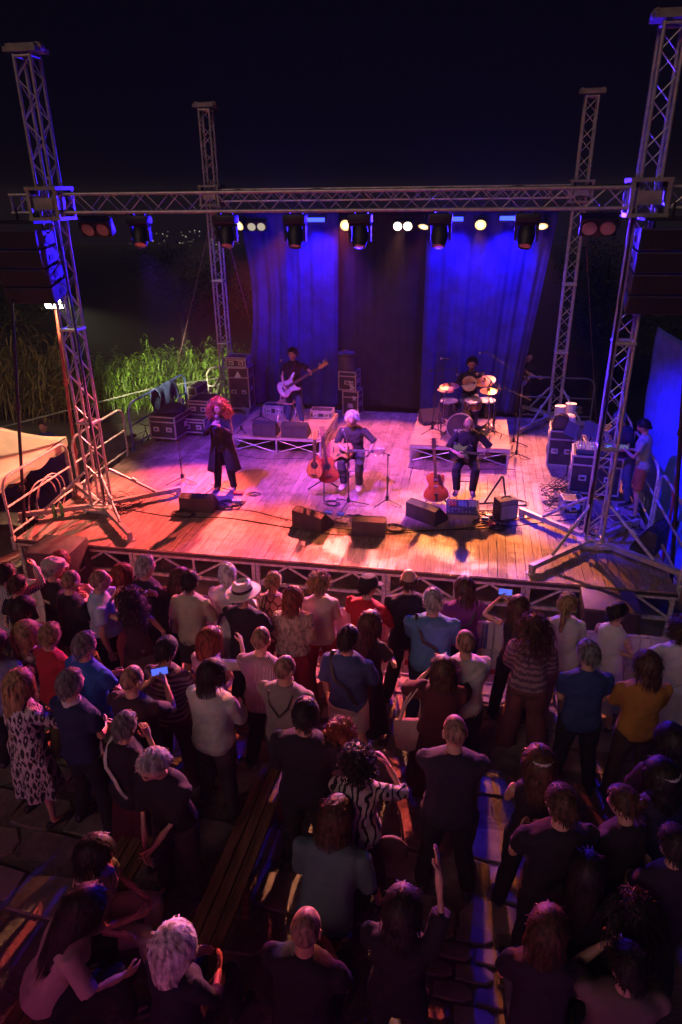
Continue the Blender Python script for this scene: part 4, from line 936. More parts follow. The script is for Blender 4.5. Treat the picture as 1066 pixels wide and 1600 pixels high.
def cstand(c, base):
    c = Vector(c); b = Vector(base); s = MB().path([b+Vector((0, 0, .1)), b+Vector((0, 0, c.z*.6)), c], .011, 8); 
    for k in range(3): a = R(40+120*k); s.tube(b+Vector((0, 0, .3)), b+Vector((.24*math.cos(a), .24*math.sin(a), .012)), .009, n=6); s.tube(b+Vector((.12*math.cos(a), .12*math.sin(a), .155)), b+Vector((0, 0, .12)), .006, n=5)
    s.build('cymbal_stand', CHROME, dk)
for c, b, r, tl, az in (((-.28, .46, .95), (-.42, .22, 0), .21, 8, 250), ((.52, .32, .92), (.56, .12, 0), .18, 10, 270), ((.44, .72, 1.02), (.66, .55, 0), .22, 22, 240), ((-.36, .70, .80), (-.5, .62, 0), .18, 4, 0)): cymbal(c, r, tl, az); cstand(c, b)
for s in (-1, 1): MB().tube((s*.25, -.05, .2), (s*.38, -.25, .012), .011, n=6).build('spur', CHROME, k)
hh = MB().path([(-.14, .0, .54), (-.14, .1, .62), (-.20, .36, .62)], .012).path([(.10, 0, .54), (.12, .1, .62), (.2, .34, .6)], .012).build('tom_arm', CHROME, dk)
thn = MB().lathe([(.001, .46), (.17, .46), (.175, .5), (.16, .53), (.001, .535)], 18, (.13, 1.02, 0)).build('throne', BLKPL, dk)
MB().tube((.13, 1.02, 0), (.13, 1.02, .46), .02).build('throne_post', CHROME, thn)
tam = thing('frame_drum', 'round frame drum held up by the drummer', 'frame drum', (6.10, 5.72, 1.36), 0)
MB().lathe([(.15, -.03), (.16, -.03), (.16, .03), (.15, .03)], 26, (0, 0, 0), (-.1, -.9, .25)).build('hoop', mat('hoop_wood', (.4, .22, .1), .5), tam)
MB().lathe([(.001, .026), (.155, .026), (.16, .02)], 26, (0, 0, 0), (-.1, -.9, .25)).build('skin', HEADW, tam)

# ================================================================== RAILS, TENT, TARPAULIN, POLES
def rail(label, a, b, h=1.0, m=None, arch=.22, fill=0, grp='tubular safety rails around the stage'):
    a = Vector(a); b = Vector(b); t = thing('safety_rail', label, 'railing', a, 0, grp); d = b-a; L = d.length; u = d.normalized(); mm = m or STEEL
    pts = [Vector((0, 0, 0)), Vector((0, 0, h-arch))]
    for k in range(1, 6): q = R(18*k); pts.append(Vector((0, 0, h-arch))+u*arch*(1-math.cos(q))+Vector((0, 0, arch*math.sin(q))))
    for k in range(5, 0, -1): q = R(18*k); pts.append(u*L-u*arch*(1-math.cos(q))+Vector((0, 0, h-arch+arch*math.sin(q))))
    pts += [u*L+Vector((0, 0, h-arch)), u*L]
    MB().path(pts, .022, 8).build('frame_tube', mm, t)
    for z in (.52, .08): MB().tube(Vector((0, 0, h*z)), u*L+Vector((0, 0, h*z)), .018, n=8).build('cross_tube', mm, t)
    for q in (0, 1): MB().box(u*L*q+Vector((0, 0, -.1)), (.06, .06, .24)).build('socket', mm, t, smooth=False)
    return t
rail('safety rail along the tent canopy at the front stage corner', (-.97, .04, 0), (-.97, 1.92, 0))
rail('second safety rail behind the tent side tower', (-.97, 2.10, 0), (-.97, 4.1, 0))
rail('blue lit safety rail beside the flight cases', (-.97, 4.36, 0), (-.86, 7.2, 0), 1.0, mat('blue_lit_rail', (.10, .14, .5), .4, .5))  # blue light on this rail put into its colour
rail('short safety rail behind the tall triangle case', (-.55, 7.9, 0), (.2, 8.05, 0))
rail('back safety rail behind the drum riser', (7.35, 8.02, 0), (9.0, 8.02, 0), 1.0, mat('dim_rail', (.12, .12, .11), .7))  # darker rail colour stands in for the dim light on it
rail('safety rail at the tarpaulin side front corner', (9.16, .2, 0), (9.16, 2.0, 0))
rail('safety rail behind the two technicians', (9.16, 2.15, 0), (9.16, 4.2, 0))
rail('safety rail at the tarpaulin side rear corner', (9.16, 4.4, 0), (9.16, 7.4, 0))
# canopy tent
tt = thing('canopy_tent', 'white canopy tent beside the stage, its roof lit orange', 'tent', (-2.75, .85, -.85), 0)
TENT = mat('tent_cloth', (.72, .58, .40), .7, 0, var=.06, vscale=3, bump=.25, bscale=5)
ez, az, hx_, hy_ = 1.76, 2.72, 1.52, 1.52
tv = []; tf = []; n = 14
for s in range(4):
    c0 = [(-1, -1), (1, -1), (1, 1), (-1, 1)][s]; c1 = [(-1, -1), (1, -1), (1, 1), (-1, 1)][(s+1) % 4]; o = len(tv)
    for i in range(n+1):
        t_ = i/n
        for j in range(n+1):
            u = j/n; ex, ey = (c0[0]+(c1[0]-c0[0])*u)*hx_, (c0[1]+(c1[1]-c0[1])*u)*hy_
            z = ez+(az-ez)*(t_**1.25)-.06*math.sin(math.pi*u)*(1-t_)-.02*math.sin(t_*9+u*5)*(1-t_)
            tv.append((ex*(1-t_), ey*(1-t_), z))
    tf += [(o+i*(n+1)+j, o+i*(n+1)+j+1, o+(i+1)*(n+1)+j+1, o+(i+1)*(n+1)+j) for i in range(n) for j in range(n)]
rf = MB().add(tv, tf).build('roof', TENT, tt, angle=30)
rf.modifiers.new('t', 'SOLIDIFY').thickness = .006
va = MB()
for s in range(4):
    c0 = Vector([(-1, -1, 0), (1, -1, 0), (1, 1, 0), (-1, 1, 0)][s]); c1 = Vector([(-1, -1, 0), (1, -1, 0), (1, 1, 0), (-1, 1, 0)][(s+1) % 4]); vs = []
    for j in range(41):
        p = c0.lerp(c1, j/40); p = Vector((p.x*(hx_+.006), p.y*(hy_+.006), ez-.05*math.sin(math.pi*j/40))); vs += [p, p-Vector((0, 0, .15+.07*abs(math.sin(j/40*math.pi*5))))]
    va.add(vs, [(2*j, 2*j+2, 2*j+3, 2*j+1) for j in range(40)])
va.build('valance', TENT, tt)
for x in (-1, 1):
    for y in (-1, 1): MB().box((x*(hx_-.04), y*(hy_-.04), .86), (.045, .045, 1.72)).build('pole', mat('white_pole', (.65, .65, .66), .4, .3), tt, smooth=False)
sd_ = MB(); vs = [(-hx_+3.0*j/20, hy_-.05+.05*math.sin(j*1.7), z) for j in range(21) for z in (.25, 1.62)]
sd_.add(vs, [(2*j, 2*j+2, 2*j+3, 2*j+1) for j in range(20)]); sd_.build('side_wall', mat('blue_lit_wall', (.05, .07, .35), .6), tt)  # blue light inside the tent put into the cloth colour
tg = thing('folding_table', 'table with dark cloth under the canopy tent', 'table', (-2.3, 1.5, -.85), 0)
MB().box((0, 0, .73), (1.4, .6, .03)).build('table_top', mat('table_blue', (.04, .05, .2), .5), tg, smooth=False)
for x in (-.6, .6):
    for y in (-.24, .24): MB().tube((x, y, 0), (x, y, .72), .014).build('leg', STEEL, tg)
# tarpaulin on the open side, the blue light put into its colour
tb = MB(); vs = []
for i in range(31):
    for j in range(31):
        u, v = i/30, j/30; vs.append((9.42+.40*u+.05*math.sin(v*5+u*6)-.10*(1-v), 4.7-2.9*u+.04*math.sin(v*22+u*8), -.85+(3.62-.25*u)*v))
tb.add(vs, [(i*31+j, i*31+j+1, (i+1)*31+j+1, (i+1)*31+j) for i in range(30) for j in range(30)])
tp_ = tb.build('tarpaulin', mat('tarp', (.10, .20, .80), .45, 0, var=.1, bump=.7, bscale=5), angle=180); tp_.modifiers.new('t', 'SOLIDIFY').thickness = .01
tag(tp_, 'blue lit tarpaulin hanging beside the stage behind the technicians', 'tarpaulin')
def pole(label, x, y, z0, z1, r, m, lean=(0, 0), top=True):
    t = thing('cable_mast', label, 'mast', (x, y, z0), 0, 'masts beside the towers')
    MB().tube((0, 0, .0), (lean[0], lean[1], z1-z0), r, n=10).build('mast_tube', m, t)
    MB().lathe([(.001, 0), (.16, 0), (.16, .03), (.05, .05), (.001, .05)], 16).build('mast_foot', m, t)
    for k, zz in enumerate((.32, .62)): MB().lathe([(r, 0), (r+.02, 0), (r+.02, .08), (r, .08)], 10, (lean[0]*zz, lean[1]*zz, (z1-z0)*zz)).build('mast_collar', m, t)
    return t
pole('black mast under the tent side speaker array', -1.18, .46, -.85, 3.62, .026, BLACK, (.42, .46))
pole('black mast under the tarpaulin side speaker array', 9.33, .86, -.85, 3.62, .028, BLACK, (-.5, .2))
pole('red painted pole behind the tent side tower', -1.16, 2.35, -.85, 3.6, .03, mat('red_pole', (.3, .07, .06), .5, .3), (.12, .15))
pole('red pole beside the blue tarpaulin', 9.5, 2.2, -.85, 3.4, .026, MATS['red_pole'], (-.1, .1))
gy = [('guy rope from the rear truss down to the reeds', (.0, 7.97, 4.8), (-3.3, 11.5, -.85)), ('guy rope behind the blue curtain edge', (.1, 8.0, 4.7), (.55, 10.2, -.85)), ('guy rope beside the bucket side rear tower', (8.2, 7.9, 4.9), (9.6, 10.5, -.85))]
for lb, a, b in gy: tag(MB().tube(a, b, .012, n=6).build('guy_rope', mat('rope', (.25, .12, .14), .8)), lb, 'rope', 'guy ropes')
for k, (a, b) in enumerate((((-5.4, 4.6, -.05), (-1.9, 7.2, .55)), ((-1.9, 7.2, .55), (1.0, 10.5, .5)))):
    tag(MB().tube(a, b, .022, n=8).build('boundary_rail', mat('dim_rail', (.12, .12, .11), .7)), ('pale boundary handrail behind the tent' if k == 0 else 'dim boundary handrail before the reeds'), 'railing')
# garden hose loop on the rail
hs = []
for i in range(60): a = i/24*6.283; hs.append((-1.0-.03*math.sin(a*.5), 1.0+.42*math.cos(a)+.006*i, .12+.36*math.sin(a)+.1))
tag(MB().path(hs, .012, 6).build('hose', mat('pale_hose', (.45, .36, .4), .5)), 'pale hose looped over the tent side rail', 'hose')
bi = thing('bicycle', 'dark bicycle parked beyond the blue rail', 'bicycle', (-1.35, 5.35, -.85), 80)
for x in (-.5, .5):
    wv = MB().path([(x+.32*math.cos(R(15*k)), 0, .34+.32*math.sin(R(15*k))) for k in range(25)], .016, 6).build('wheel', RUBBER, bi)
    sp = MB(); [sp.tube((x, 0, .34), (x+.31*math.cos(R(30*k)), 0, .34+.31*math.sin(R(30*k))), .002, n=3) for k in range(12)]; sp.build('spokes', CHROME, wv)
MB().path([(-.5, 0, .34), (-.12, 0, .30), (-.22, 0, .82), (.3, 0, .86), (-.12, 0, .30)], .014).path([(.3, 0, .95), (.36, 0, .7), (.5, 0, .34)], .014).build('bicycle_frame', BLACK, bi)
MB().box((-.24, 0, .88), (.22, .12, .05)).build('saddle', BLKPL, bi)
MB().path([(.36, -.26, 1.0), (.3, -.05, .98), (.3, .05, .98), (.36, .26, 1.0)], .012).build('handlebar', BLACK, bi)

# ================================================================== CROWD BARRIER
BAN = mat('banner_white', (.62, .58, .56), .6, 0, var=.05); BANB = mat('banner_letters', (.10, .12, .38), .6)
bn = ['first', 'second', 'third', 'fourth', 'fifth']
for k in range(5):
    x0 = -.6+2.02*k; y = -1.56; gz = g(y); t = thing('crowd_barrier', 'steel crowd barrier before the stage, %s from the tent side' % bn[k], 'barrier', (x0, y, gz), 0, 'crowd barriers before the stage')
    MB().path([(.02, 0, .06), (.02, 0, .95), (.08, 0, 1.02), (1.88, 0, 1.02), (1.94, 0, .95), (1.94, 0, .06)], .02, 8).build('frame_tube', STEEL, t)
    for z in (.62, .12): MB().tube((.02, 0, z), (1.94, 0, z), .016).build('cross_tube', STEEL, t)
    me = CH.setdefault('bar', MB().tube((0, 0, .12), (0, 0, 1.02), .007, n=6).mesh('bar', STEEL))
    for i in range(16): link('bar', me, t, (.135+.113*i, 0, 0))
    for x in (.25, 1.7): MB().path([(x, -.25, .015), (x, -.08, .1), (x, .08, .1), (x, .25, .015)], .018, 6).build('foot', STEEL, t)
    bnr = MB().box((.98, .028, .66), (1.8, .008, .66)).build('banner', BAN, t, smooth=False)
    if k in (2, 3):
        m = MB(); stroke_text(m, 'DI', .26, .30, .07, Matrix(((1, 0, 0, .70 if k == 3 else .3), (0, 0, -1, .022), (0, 1, 0, .66), (0, 0, 0, 1)))); m.build('lettering', BANB, bnr, smooth=False)
    MB().box((.98, .027, .29), (1.8, .009, .08)).build('red_strip', mat('banner_red', (.4, .03, .04), .6), t, smooth=False)
# ================================================================== WOODEN BENCHES
BEN = mat('bench_wood', (.22, .12, .05), .6, 0, var=.3, vscale=2.2, stretch=(9, 1, 9), bump=.4, bscale=20)
def bench(label, x, y0, y1, h=.44):
    ym = (y0+y1)/2; L = y1-y0; t = thing('bench', label, 'bench', (x, ym, g(ym)), 0, 'wooden benches among the audience'); t.rotation_euler = (-math.atan(.10), 0, 0)
    for s in (-1, 0, 1): bevel_box((.088, L, .035), .004, (s*.098, 0, h)).build('plank', BEN, t, smooth=False)
    for q in (-.42, 0, .42):
        MB().box((0, q*L, h-.05), (.27, .06, .05)).build('bearer', BEN, t, smooth=False)
        for s in (-1, 1): MB().box((s*.10, q*L, h/2-.05), (.06, .06, h-.06)).build('leg', BEN, t, smooth=False)
    return t
bench('long wooden bench in the aisle with a bright lit edge', 4.55, -6.6, -4.05)
bench('wooden bench under the seated woman in pale trousers', 3.66, -6.9, -4.6)
bench('wooden bench under the seated person in the blue green shirt', 5.36, -7.1, -5.2)
bench('wooden bench in the dark corner under the seated onlookers', 7.05, -7.2, -5.5)
# ================================================================== REEDS AND TREES
LEAF = mat('reed_leaf', (.105, .20, .025), .45, 0, var=.45, vscale=3); DRY = mat('dry_leaf', (.16, .12, .04), .7, 0, var=.3, vscale=3)
def reed_mesh(seed, n, h, spread, lean=.15, dry=False):
    rg = random.Random(seed); lv = MB(); sk = MB()
    for k in range(n):
        bx, by = rg.uniform(-spread, spread), rg.uniform(-spread*.7, spread*.7); hh = h*rg.uniform(.65, 1.1); lx, ly = rg.uniform(-lean, lean), rg.uniform(-lean, lean)
        sk.tube((bx, by, 0), (bx+lx*hh, by+ly*hh, hh*.92), .010, .004, 4)
        for q in range(17):
            t = .15+.83*q/16; p = Vector((bx+lx*hh*t, by+ly*hh*t, hh*t)); a = rg.uniform(0, 6.28); L = rg.uniform(.45, .85)*(1 if not dry else 1.5)*(1-.35*t); d = Vector((math.cos(a), math.sin(a), 0)); w = .032; prev = None; up = rg.uniform(.5, 1.1)
            side = Vector((-d.y, d.x, 0)); vs = []
            for i in range(5):
                s = i/4; c = p+d*L*s*(.9-.2*s)+Vector((0, 0, L*(up*s-1.25*s*s))); ww = w*(1-s)**.7*(1 if i else .5); vs += [c-side*ww, c+side*ww]
            lv.add(vs, [(2*i, 2*i+1, 2*i+3, 2*i+2) for i in range(4)])
    return lv, sk
rl, rs_ = reed_mesh(1, 18, 1.45, .5, .28); rl2, rs2 = reed_mesh(2, 16, 1.75, .5, .32); dl, ds = reed_mesh(4, 14, 2.5, .5, .5, True)
RM = [(rl.mesh('leaves', LEAF), rs_.mesh('stalks', LEAF)), (rl2.mesh('leaves', LEAF), rs2.mesh('stalks', LEAF)), (dl.mesh('leaves', DRY), ds.mesh('stalks', DRY))]
spots = []
for i in range(9): spots.append((-4.6+.62*i, 9.9+.25*(i % 3), 0))
for i in range(8): spots.append((-4.9+.75*i, 11.1+.3*(i % 2), 1))
for i in range(5): spots.append((-9.2+.95*i, 8.6+.4*(i % 2), 2))
for i in range(4): spots.append((-8.6+1.0*i, 10.2, 0))
for i in range(3): spots.append((.2+.55*i, 10.8, 1))
wh = ['in the bright green front row behind the flight cases', 'in the back row behind the flight cases', 'of dry leaning stalks behind the tent', 'of dim green leaves behind the dry stalks', 'of dark leaves beyond the blue curtain edge']
cnt = {}
for i, (x, y, v) in enumerate(spots):
    z = 0 if i < 9 else 1 if i < 17 else 2 if i < 22 else 3 if i < 26 else 4; cnt[z] = cnt.get(z, 0)+1
    t = thing('reed_clump', 'reed clump %s' % wh[z], 'reeds', (x, y, -.85), rnd.uniform(0, 360), 'reeds behind the stage'); s = rnd.uniform(.85, 1.12); t.scale = (s, s, s*rnd.uniform(.9, 1.1))
    link('leaves', RM[v][0], t); link('stalks', RM[v][1], t)
TL = mat('tree_leaf', (.016, .024, .008), .6, 0, var=.4, vscale=2); BARK = mat('bark', (.04, .03, .022), .9, 0, bump=.8, bscale=14)
def tree(label, x, y, h, r, seed):
    rg = random.Random(seed); t = thing('tree', label, 'tree', (x, y, g(y)), 0, 'dark trees behind the stage'); tk = MB(); tk.path([(0, 0, 0), (.05, .03, h*.3), (-.04, .06, h*.55), (.03, 0, h*.8)], [.16, .12, .08, .03], 8); cl = []
    for k in range(11):
        a = rg.uniform(0, 6.28); z0 = h*rg.uniform(.3, .7); q = r*rg.uniform(.4, .95); e = Vector((q*math.cos(a), q*math.sin(a), z0+h*rg.uniform(.08, .3))); tk.path([(0, 0, z0), e*.5+Vector((0, 0, z0*.55)), e], [.05, .035, .012], 5); cl.append(e); cl.append(e*.6+Vector((0, 0, z0*.4)))
    tk.build('trunk', BARK, t); lv = MB(); vs = []; fs = []
    for c in cl:
        for k in range(150):
            d = Vector((rg.gauss(0, 1), rg.gauss(0, 1), rg.gauss(0, .8)))*r*.2; p = c+d; u = Vector((rg.uniform(-1, 1), rg.uniform(-1, 1), rg.uniform(-.6, .6))).normalized(); w_ = u.orthogonal().normalized(); l = rg.uniform(.07, .15); o = len(vs)
            vs += [p, p+u*l*.5+w_*l*.28, p+u*l, p+u*l*.5-w_*l*.28]; fs.append((o, o+1, o+2, o+3))
    lv.add(vs, fs); lv.build('crown', TL, t, smooth=False)
tree('dark tree beyond the reeds behind the tent side rear tower', -1.2, 15.5, 4.6, 1.7, 1)
tree('dark tree showing past the blue curtain edge', 1.0, 12.6, 4.2, 1.4, 2)
tree('dark tree beyond the bucket side rear tower', 9.8, 13.0, 4.6, 1.8, 3)
tree('dark tree behind the blue tarpaulin', 12.2, 10.0, 4.4, 1.7, 4)
tree('dark tree beyond the dry reeds at the picture edge', -9.5, 13.0, 4.4, 1.8, 5)
tree('dark tree between the reeds and the distant town lights', -5.0, 17.0, 4.2, 1.7, 6)
# town lights on the far slope
tl = MB(); rg = random.Random(5)
for k in range(46):
    y = rg.uniform(150, 235); fx = rg.gauss(-.40, .055); tl.ball((6.1+fx*(y+8.8), y, g(y)+rg.uniform(1, 5)), rg.uniform(.05, .13), 6, 4)
tlo = tl.build('town_lights', mat('town_light', (.8, .7, .5), .5, emit=((1, .82, .55), 1.0))); tag(tlo, 'scatter of distant town lights in the dark beyond the stage', 'lights', kind='stuff')
# ================================================================== PEOPLE
TMP = bpy.data.scenes.new('shaping')
def remesh(mb, voxel, it=3):
    me = bpy.data.meshes.new('x'); me.from_pydata(mb.v, [], mb.f); ob = bpy.data.objects.new('x', me); TMP.collection.objects.link(ob)
    r = ob.modifiers.new('r', 'REMESH'); r.mode = 'VOXEL'; r.voxel_size = voxel
    s = ob.modifiers.new('s', 'SMOOTH'); s.factor = .5; s.iterations = it
    vl = TMP.view_layers[0]; vl.update(); ev = ob.evaluated_get(vl.depsgraph); m2 = ev.to_mesh()
    n = len(m2.vertices); co = np.empty(n*3); m2.vertices.foreach_get('co', co); fs = [tuple(p.vertices) for p in m2.polygons]
    out = MB(); out.v = [tuple(c) for c in co.reshape(-1, 3)]; out.f = fs
    ev.to_mesh_clear(); bpy.data.objects.remove(ob); bpy.data.meshes.remove(me)
    return out
from mathutils import noise as mnoise
def folds(mb, seed, amp):
    out = []
    for x, y, z in mb.v:
        n1 = mnoise.noise(Vector((x*6+seed*1.7, y*6+z*3, z*11+seed))); n2 = mnoise.noise(Vector((x*17-z*8, y*17+seed, z*21))); n3 = mnoise.noise(Vector((x*4+seed*.3, y*5, z*26-x*14)))
        k = amp*(n1+.5*n2+.6*n3); r = math.hypot(x, y)+1e-6; out.append((x+x/r*k*.6, y+y/r*k, z+k*.3))
    mb.v = out
def lerp(a, b, t): return a+(b-a)*t
def interp(tab, x):
    for (x0, y0), (x1, y1) in zip(tab, tab[1:]):
        if x <= x1: return y0+(y1-y0)*max(0, min(1, (x-x0)/(x1-x0)))
    return tab[-1][1]
def ga(x, s): return math.exp(-(x/s)**2)
def ell_rings(spec, T, n=18):
    out = []
    for z, rx, ry, oy in spec:
        ring = []
        for j in range(n):
            a = 2*math.pi*j/n; c, s = math.cos(a), math.sin(a); ring.append(T(Vector((rx*math.copysign(abs(c)**.85, c), oy+ry*math.copysign(abs(s)**.9, s), z))))
        out.append(ring)
    return out
def ik(S_, T_, l1, l2, pole):
    d = T_-S_; L = min(d.length, (l1+l2)*.985); u = d.normalized(); T2 = S_+u*L
    a = (l1*l1-l2*l2+L*L)/(2*L); h = math.sqrt(max(0, l1*l1-a*a)); p = pole-u*pole.dot(u)
    if p.length < 1e-4: p = u.orthogonal()
    return S_+u*a+p.normalized()*h, T2
def add_hand(mb, w, d, side, curl=.5, nrm=None):
    d = d.normalized(); inw = Vector((-side, 0, 0)) if nrm is None else Vector(nrm); n = inw-d*inw.dot(d)
    if n.length < .15: n = Vector((0, 0, -1))-d*(-d.z)
    n.normalize(); wd = d.cross(n)*side
    rings = []
    for t, hw, ht in ((-.02, .024, .018), (.015, .030, .018), (.05, .040, .016), (.085, .041, .013), (.095, .036, .009)):
        rings.append([w+d*t+wd*hw*math.cos(2*math.pi*j/10)+n*ht*math.sin(2*math.pi*j/10) for j in range(10)])
    mb.rings(rings)
    for k, (off, L) in enumerate(((.030, .068), (.0105, .078), (-.0095, .072), (-.0285, .056))):
        p = w+d*.085+wd*off; pts = [p]; dd = d.copy()
        for q in range(3):
            a = curl*(.55+.25*q); dd = (dd*math.cos(a)+n*math.sin(a)).normalized(); n2 = n; p = p+dd*L*(.42, .33, .25)[q]; pts.append(p)
        mb.path(pts, [.0092, .0088, .008, .0062], 6)
    p = w+d*.025+wd*.034; pts = [p, p+wd*.024+d*.024+n*.008, p+wd*.03+d*.052+n*.018*(1+curl), p+wd*.022+d*.075+n*.03*(.5+curl)]
    mb.path(pts, [.012, .011, .0095, .007], 6)
    return w+d*.10+n*.03
HL = [(0, .70), (.7, .62), (1.05, .28), (1.45, .02), (1.9, -.30), (3.15, -.62)]
def head_pt(el, az, k=1.):
    x, y, z = .077*math.sin(az)*math.cos(el), .097*math.cos(az)*math.cos(el), .117*math.sin(el)
    if z < 0: q = -z/.117; x *= 1-.30*q**1.6; y *= (1-.12*q) if y > 0 else (1-.38*q)
    if y < 0: y *= 1.04
    f = ga(az, .17)*ga(el+.14, .17)*.024+ga(az, .55)*ga(el-.16, .1)*.005-ga(abs(az)-.38, .18)*ga(el-.03, .1)*.010+ga(az, .26)*ga(el+.46, .08)*.006+ga(az, .3)*ga(el+.80, .2)*.012
    return Vector((x*k, y*k+f, z*k))
def head_mesh(mb, M, eyes=None):
    n, m = 22, 15; rings = []
    for i in range(m):
        el = -math.pi/2+math.pi*(i+.15)/(m-.7); rings.append([M @ head_pt(el, 2*math.pi*j/n) for j in range(n)])
    mb.rings(rings)
    for s in (-1, 1): mb.ball(M @ Vector((s*.077, -.006, -.008)), (.012, .022, .032), 8, 6, M.to_3x3())
    if eyes is not None:
        for s in (-1, 1):
            p = head_pt(.03, s*.36); eyes.ball(M @ (p+Vector((0, -.004, 0))), (.014, .008, .008), 8, 5, M.to_3x3())
            q = head_pt(.24, s*.38); eyes.box(M @ (q+Vector((0, .001, 0))), (.034, .008, .007), M.to_3x3() @ Euler((0, s*R(8), 0)).to_matrix())
HK = {'short': (.012, 800, .034, .0030, .5, .13), 'buzz': (.0015, 0, 0, 0, 0, 0), 'fringe': (.005, 260, .022, .0028, .6, .12), 'medium': (.026, 800, .15, .0042, .8, .07), 'bob': (.030, 850, .22, .0042, 1., .05), 'long': (.022, 850, .42, .0044, 1., .045), 'curly': (.040, 420, .070, .0058, .25, .9), 'longcurly': (.036, 420, .20, .0062, .85, .8), 'bigcurly': (.060, 700, .20, .0062, .55, .9), 'mop': (.026, 420, .065, .005, .3, .55), 'pony': (.012, 700, .05, .0032, .6, .06), 'bun': (.012, 700, .05, .0032, .6, .06)}
CROWN = Vector((0, -.32, .95)).normalized()
def hair_mesh(kind, M, seed):
    th, nl, L, rad, down, wig = HK[kind]; rg = random.Random(seed); mb = MB(); n, m = 26, 16; rings = []
    def mask(el, az):
        a = abs(az if az <= math.pi else az-2*math.pi); v = el-interp(HL, a)
        if kind == 'fringe' and el > .34: return -1
        return v
    for i in range(m):
        el = -math.pi/2+math.pi*(i+.15)/(m-.7); ring = []
        for j in range(n):
            az = 2*math.pi*j/n; v = mask(el, az); k = max(0, min(1, v/.18+.4)); p = head_pt(el, az); d = p.normalized()
            ring.append(M @ (p+d*(-.022+(.024+th*(1+.10*math.sin(az*5+seed)*math.sin(el*4+seed)))*k)))
        rings.append(ring)
    mb.rings(rings)
    if L > .2:   # mass of hair behind the neck
        rings = []
        for q in (0, .25, .5, .75, 1.):
            zz = .02-(max(L, .30)-.08)*q; w_ = interp([(0, .078), (.4, .098), (1, .055)], q)*(1.6 if kind == 'bigcurly' else 1.2 if wig > .5 else 1); t_ = interp([(0, .05), (.4, .042), (1, .018)], q)*(1.3 if wig > .5 else 1)
            rings.append([M @ Vector((w_*math.cos(2*math.pi*j/16), -.075-.03*q+t_*math.sin(2*math.pi*j/16), zz)) for j in range(16)])
        mb.rings(rings)
    c = 0
    while c < nl:
        el = math.asin(rg.uniform(-.65, 1)); az = rg.uniform(0, 2*math.pi)
        if mask(el, az) < .05: continue
        c += 1; p = head_pt(el, az); d = p.normalized(); l = L*rg.uniform(.65, 1.1); pts = []
        if wig > .4 and L >= .2 and c % 2:
            q = rg.random(); a_ = rg.uniform(0, 6.283); w_ = interp([(0, .09), (.5, .12), (1, .07)], q)*(1.35 if kind == 'bigcurly' else 1); p = Vector((w_*math.cos(a_), -.05+.07*math.sin(a_), .03-(.22 if kind == 'bigcurly' else .28)*q)); d = Vector((math.cos(a_), math.sin(a_)*.8-.1, .1)).normalized(); l = .09*rg.uniform(.7, 1.2)
            if p.y > -.01 and abs(p.x) < .075: p.y = -.03
        if wig > .4:      # curls: loose coils growing outwards and down
            seg = 6 if L > .15 else 5; p = p+d*th*.6; v = (d+Vector((rg.gauss(0, .5), rg.gauss(0, .5), rg.gauss(0, .4)))).normalized(); ph = rg.uniform(0, 6.28); a1 = v.orthogonal().normalized(); a2 = v.cross(a1); cr = rg.uniform(.008, .017)
            for q in range(seg+1):
                s_ = q/seg; b_ = p+v*l*s_*(1-.45*down*s_)+Vector((0, -.02*s_, -down*l*s_*s_*.95)); pts.append(b_+(a1*math.cos(q*1.9+ph)+a2*math.sin(q*1.9+ph))*cr*min(1, s_*2))
        else:             # straight: lies along the scalp, then hangs
            seg = 9 if L > .3 else 7 if L > .12 else 4; fly = c % 18 == 0; p = p+d*th*1.0; tg = d-CROWN*d.dot(CROWN); tg = tg.normalized() if tg.length > .05 else Vector((rg.gauss(0, 1), rg.gauss(0, 1), 0)).normalized(); pts.append(p.copy()); v = tg+Vector((rg.gauss(0, wig), rg.gauss(0, wig), rg.gauss(0, wig)))+d*(rg.uniform(.2, .5) if c % 18 == 0 else rg.uniform(0, .13))
            if d.y > .45 and L > .1: v += Vector((math.copysign(.9, d.x), -.3, .2))
            for q in range(seg):
                v = (v.normalized()+Vector((0, 0, -down*.55))).normalized(); p = p+v*l/seg
                e = math.sqrt((p.x/(.079+th))**2+(p.y/(.100+th))**2+(p.z/(.119+th))**2)
                if e < 1.04 and p.z > -.11: p = p*((1.04+.03*rg.random())/e)
                elif e > 1.09 and p.z > -.06 and not fly: p = p*((1.06+.04*rg.random())/e)
                rr_ = math.hypot(p.x/(.092+th), (p.y+.005)/(.108+th))
                if rr_ > 1.08: p.x /= rr_/1.08; p.y /= rr_/1.08
                if p.z < -.09 and L > .2:
                    if d.y < .5: p.y = min(p.y, -.055-.055*abs(math.cos(p.x*9))*rg.uniform(.9, 1.1))
                    cl_ = (.112+.25*min(0, p.z+.15))*rg.uniform(.85, 1.08); p.x = max(-cl_, min(cl_, p.x))
                pts.append(p.copy())
        if wig > .4: mb.path([M @ q for q in pts], [rad*(1-.6*i/(len(pts)-1)) for i in range(len(pts))], 3)
        else:         # flat strands lying on the hair below
            vs = []; m_ = len(pts)-1
            for i, q in enumerate(pts):
                dr = pts[min(i+1, m_)]-pts[max(i-1, 0)]; nm = Vector((q.x, q.y*.9, max(q.z, -.05)*.8)); sv = dr.cross(nm)
                sv = sv.normalized()*rad*(1-.75*i/m_) if sv.length > 1e-9 else Vector((rad, 0, 0)); vs += [M @ (q-sv), M @ (q+sv)]
            mb.add(vs, [(2*i, 2*i+1, 2*i+3, 2*i+2) for i in range(m_)])
    if kind == 'pony': mb.path([M @ Vector(q) for q in ((0, -.10, .03), (0, -.15, .0), (.01, -.16, -.10), (0, -.14, -.22), (0, -.12, -.3))], [.02, .032, .034, .026, .006], 8)
    if kind == 'bun': mb.ball(M @ Vector((0, -.12, .05)), (.042, .036, .042), 10, 8)
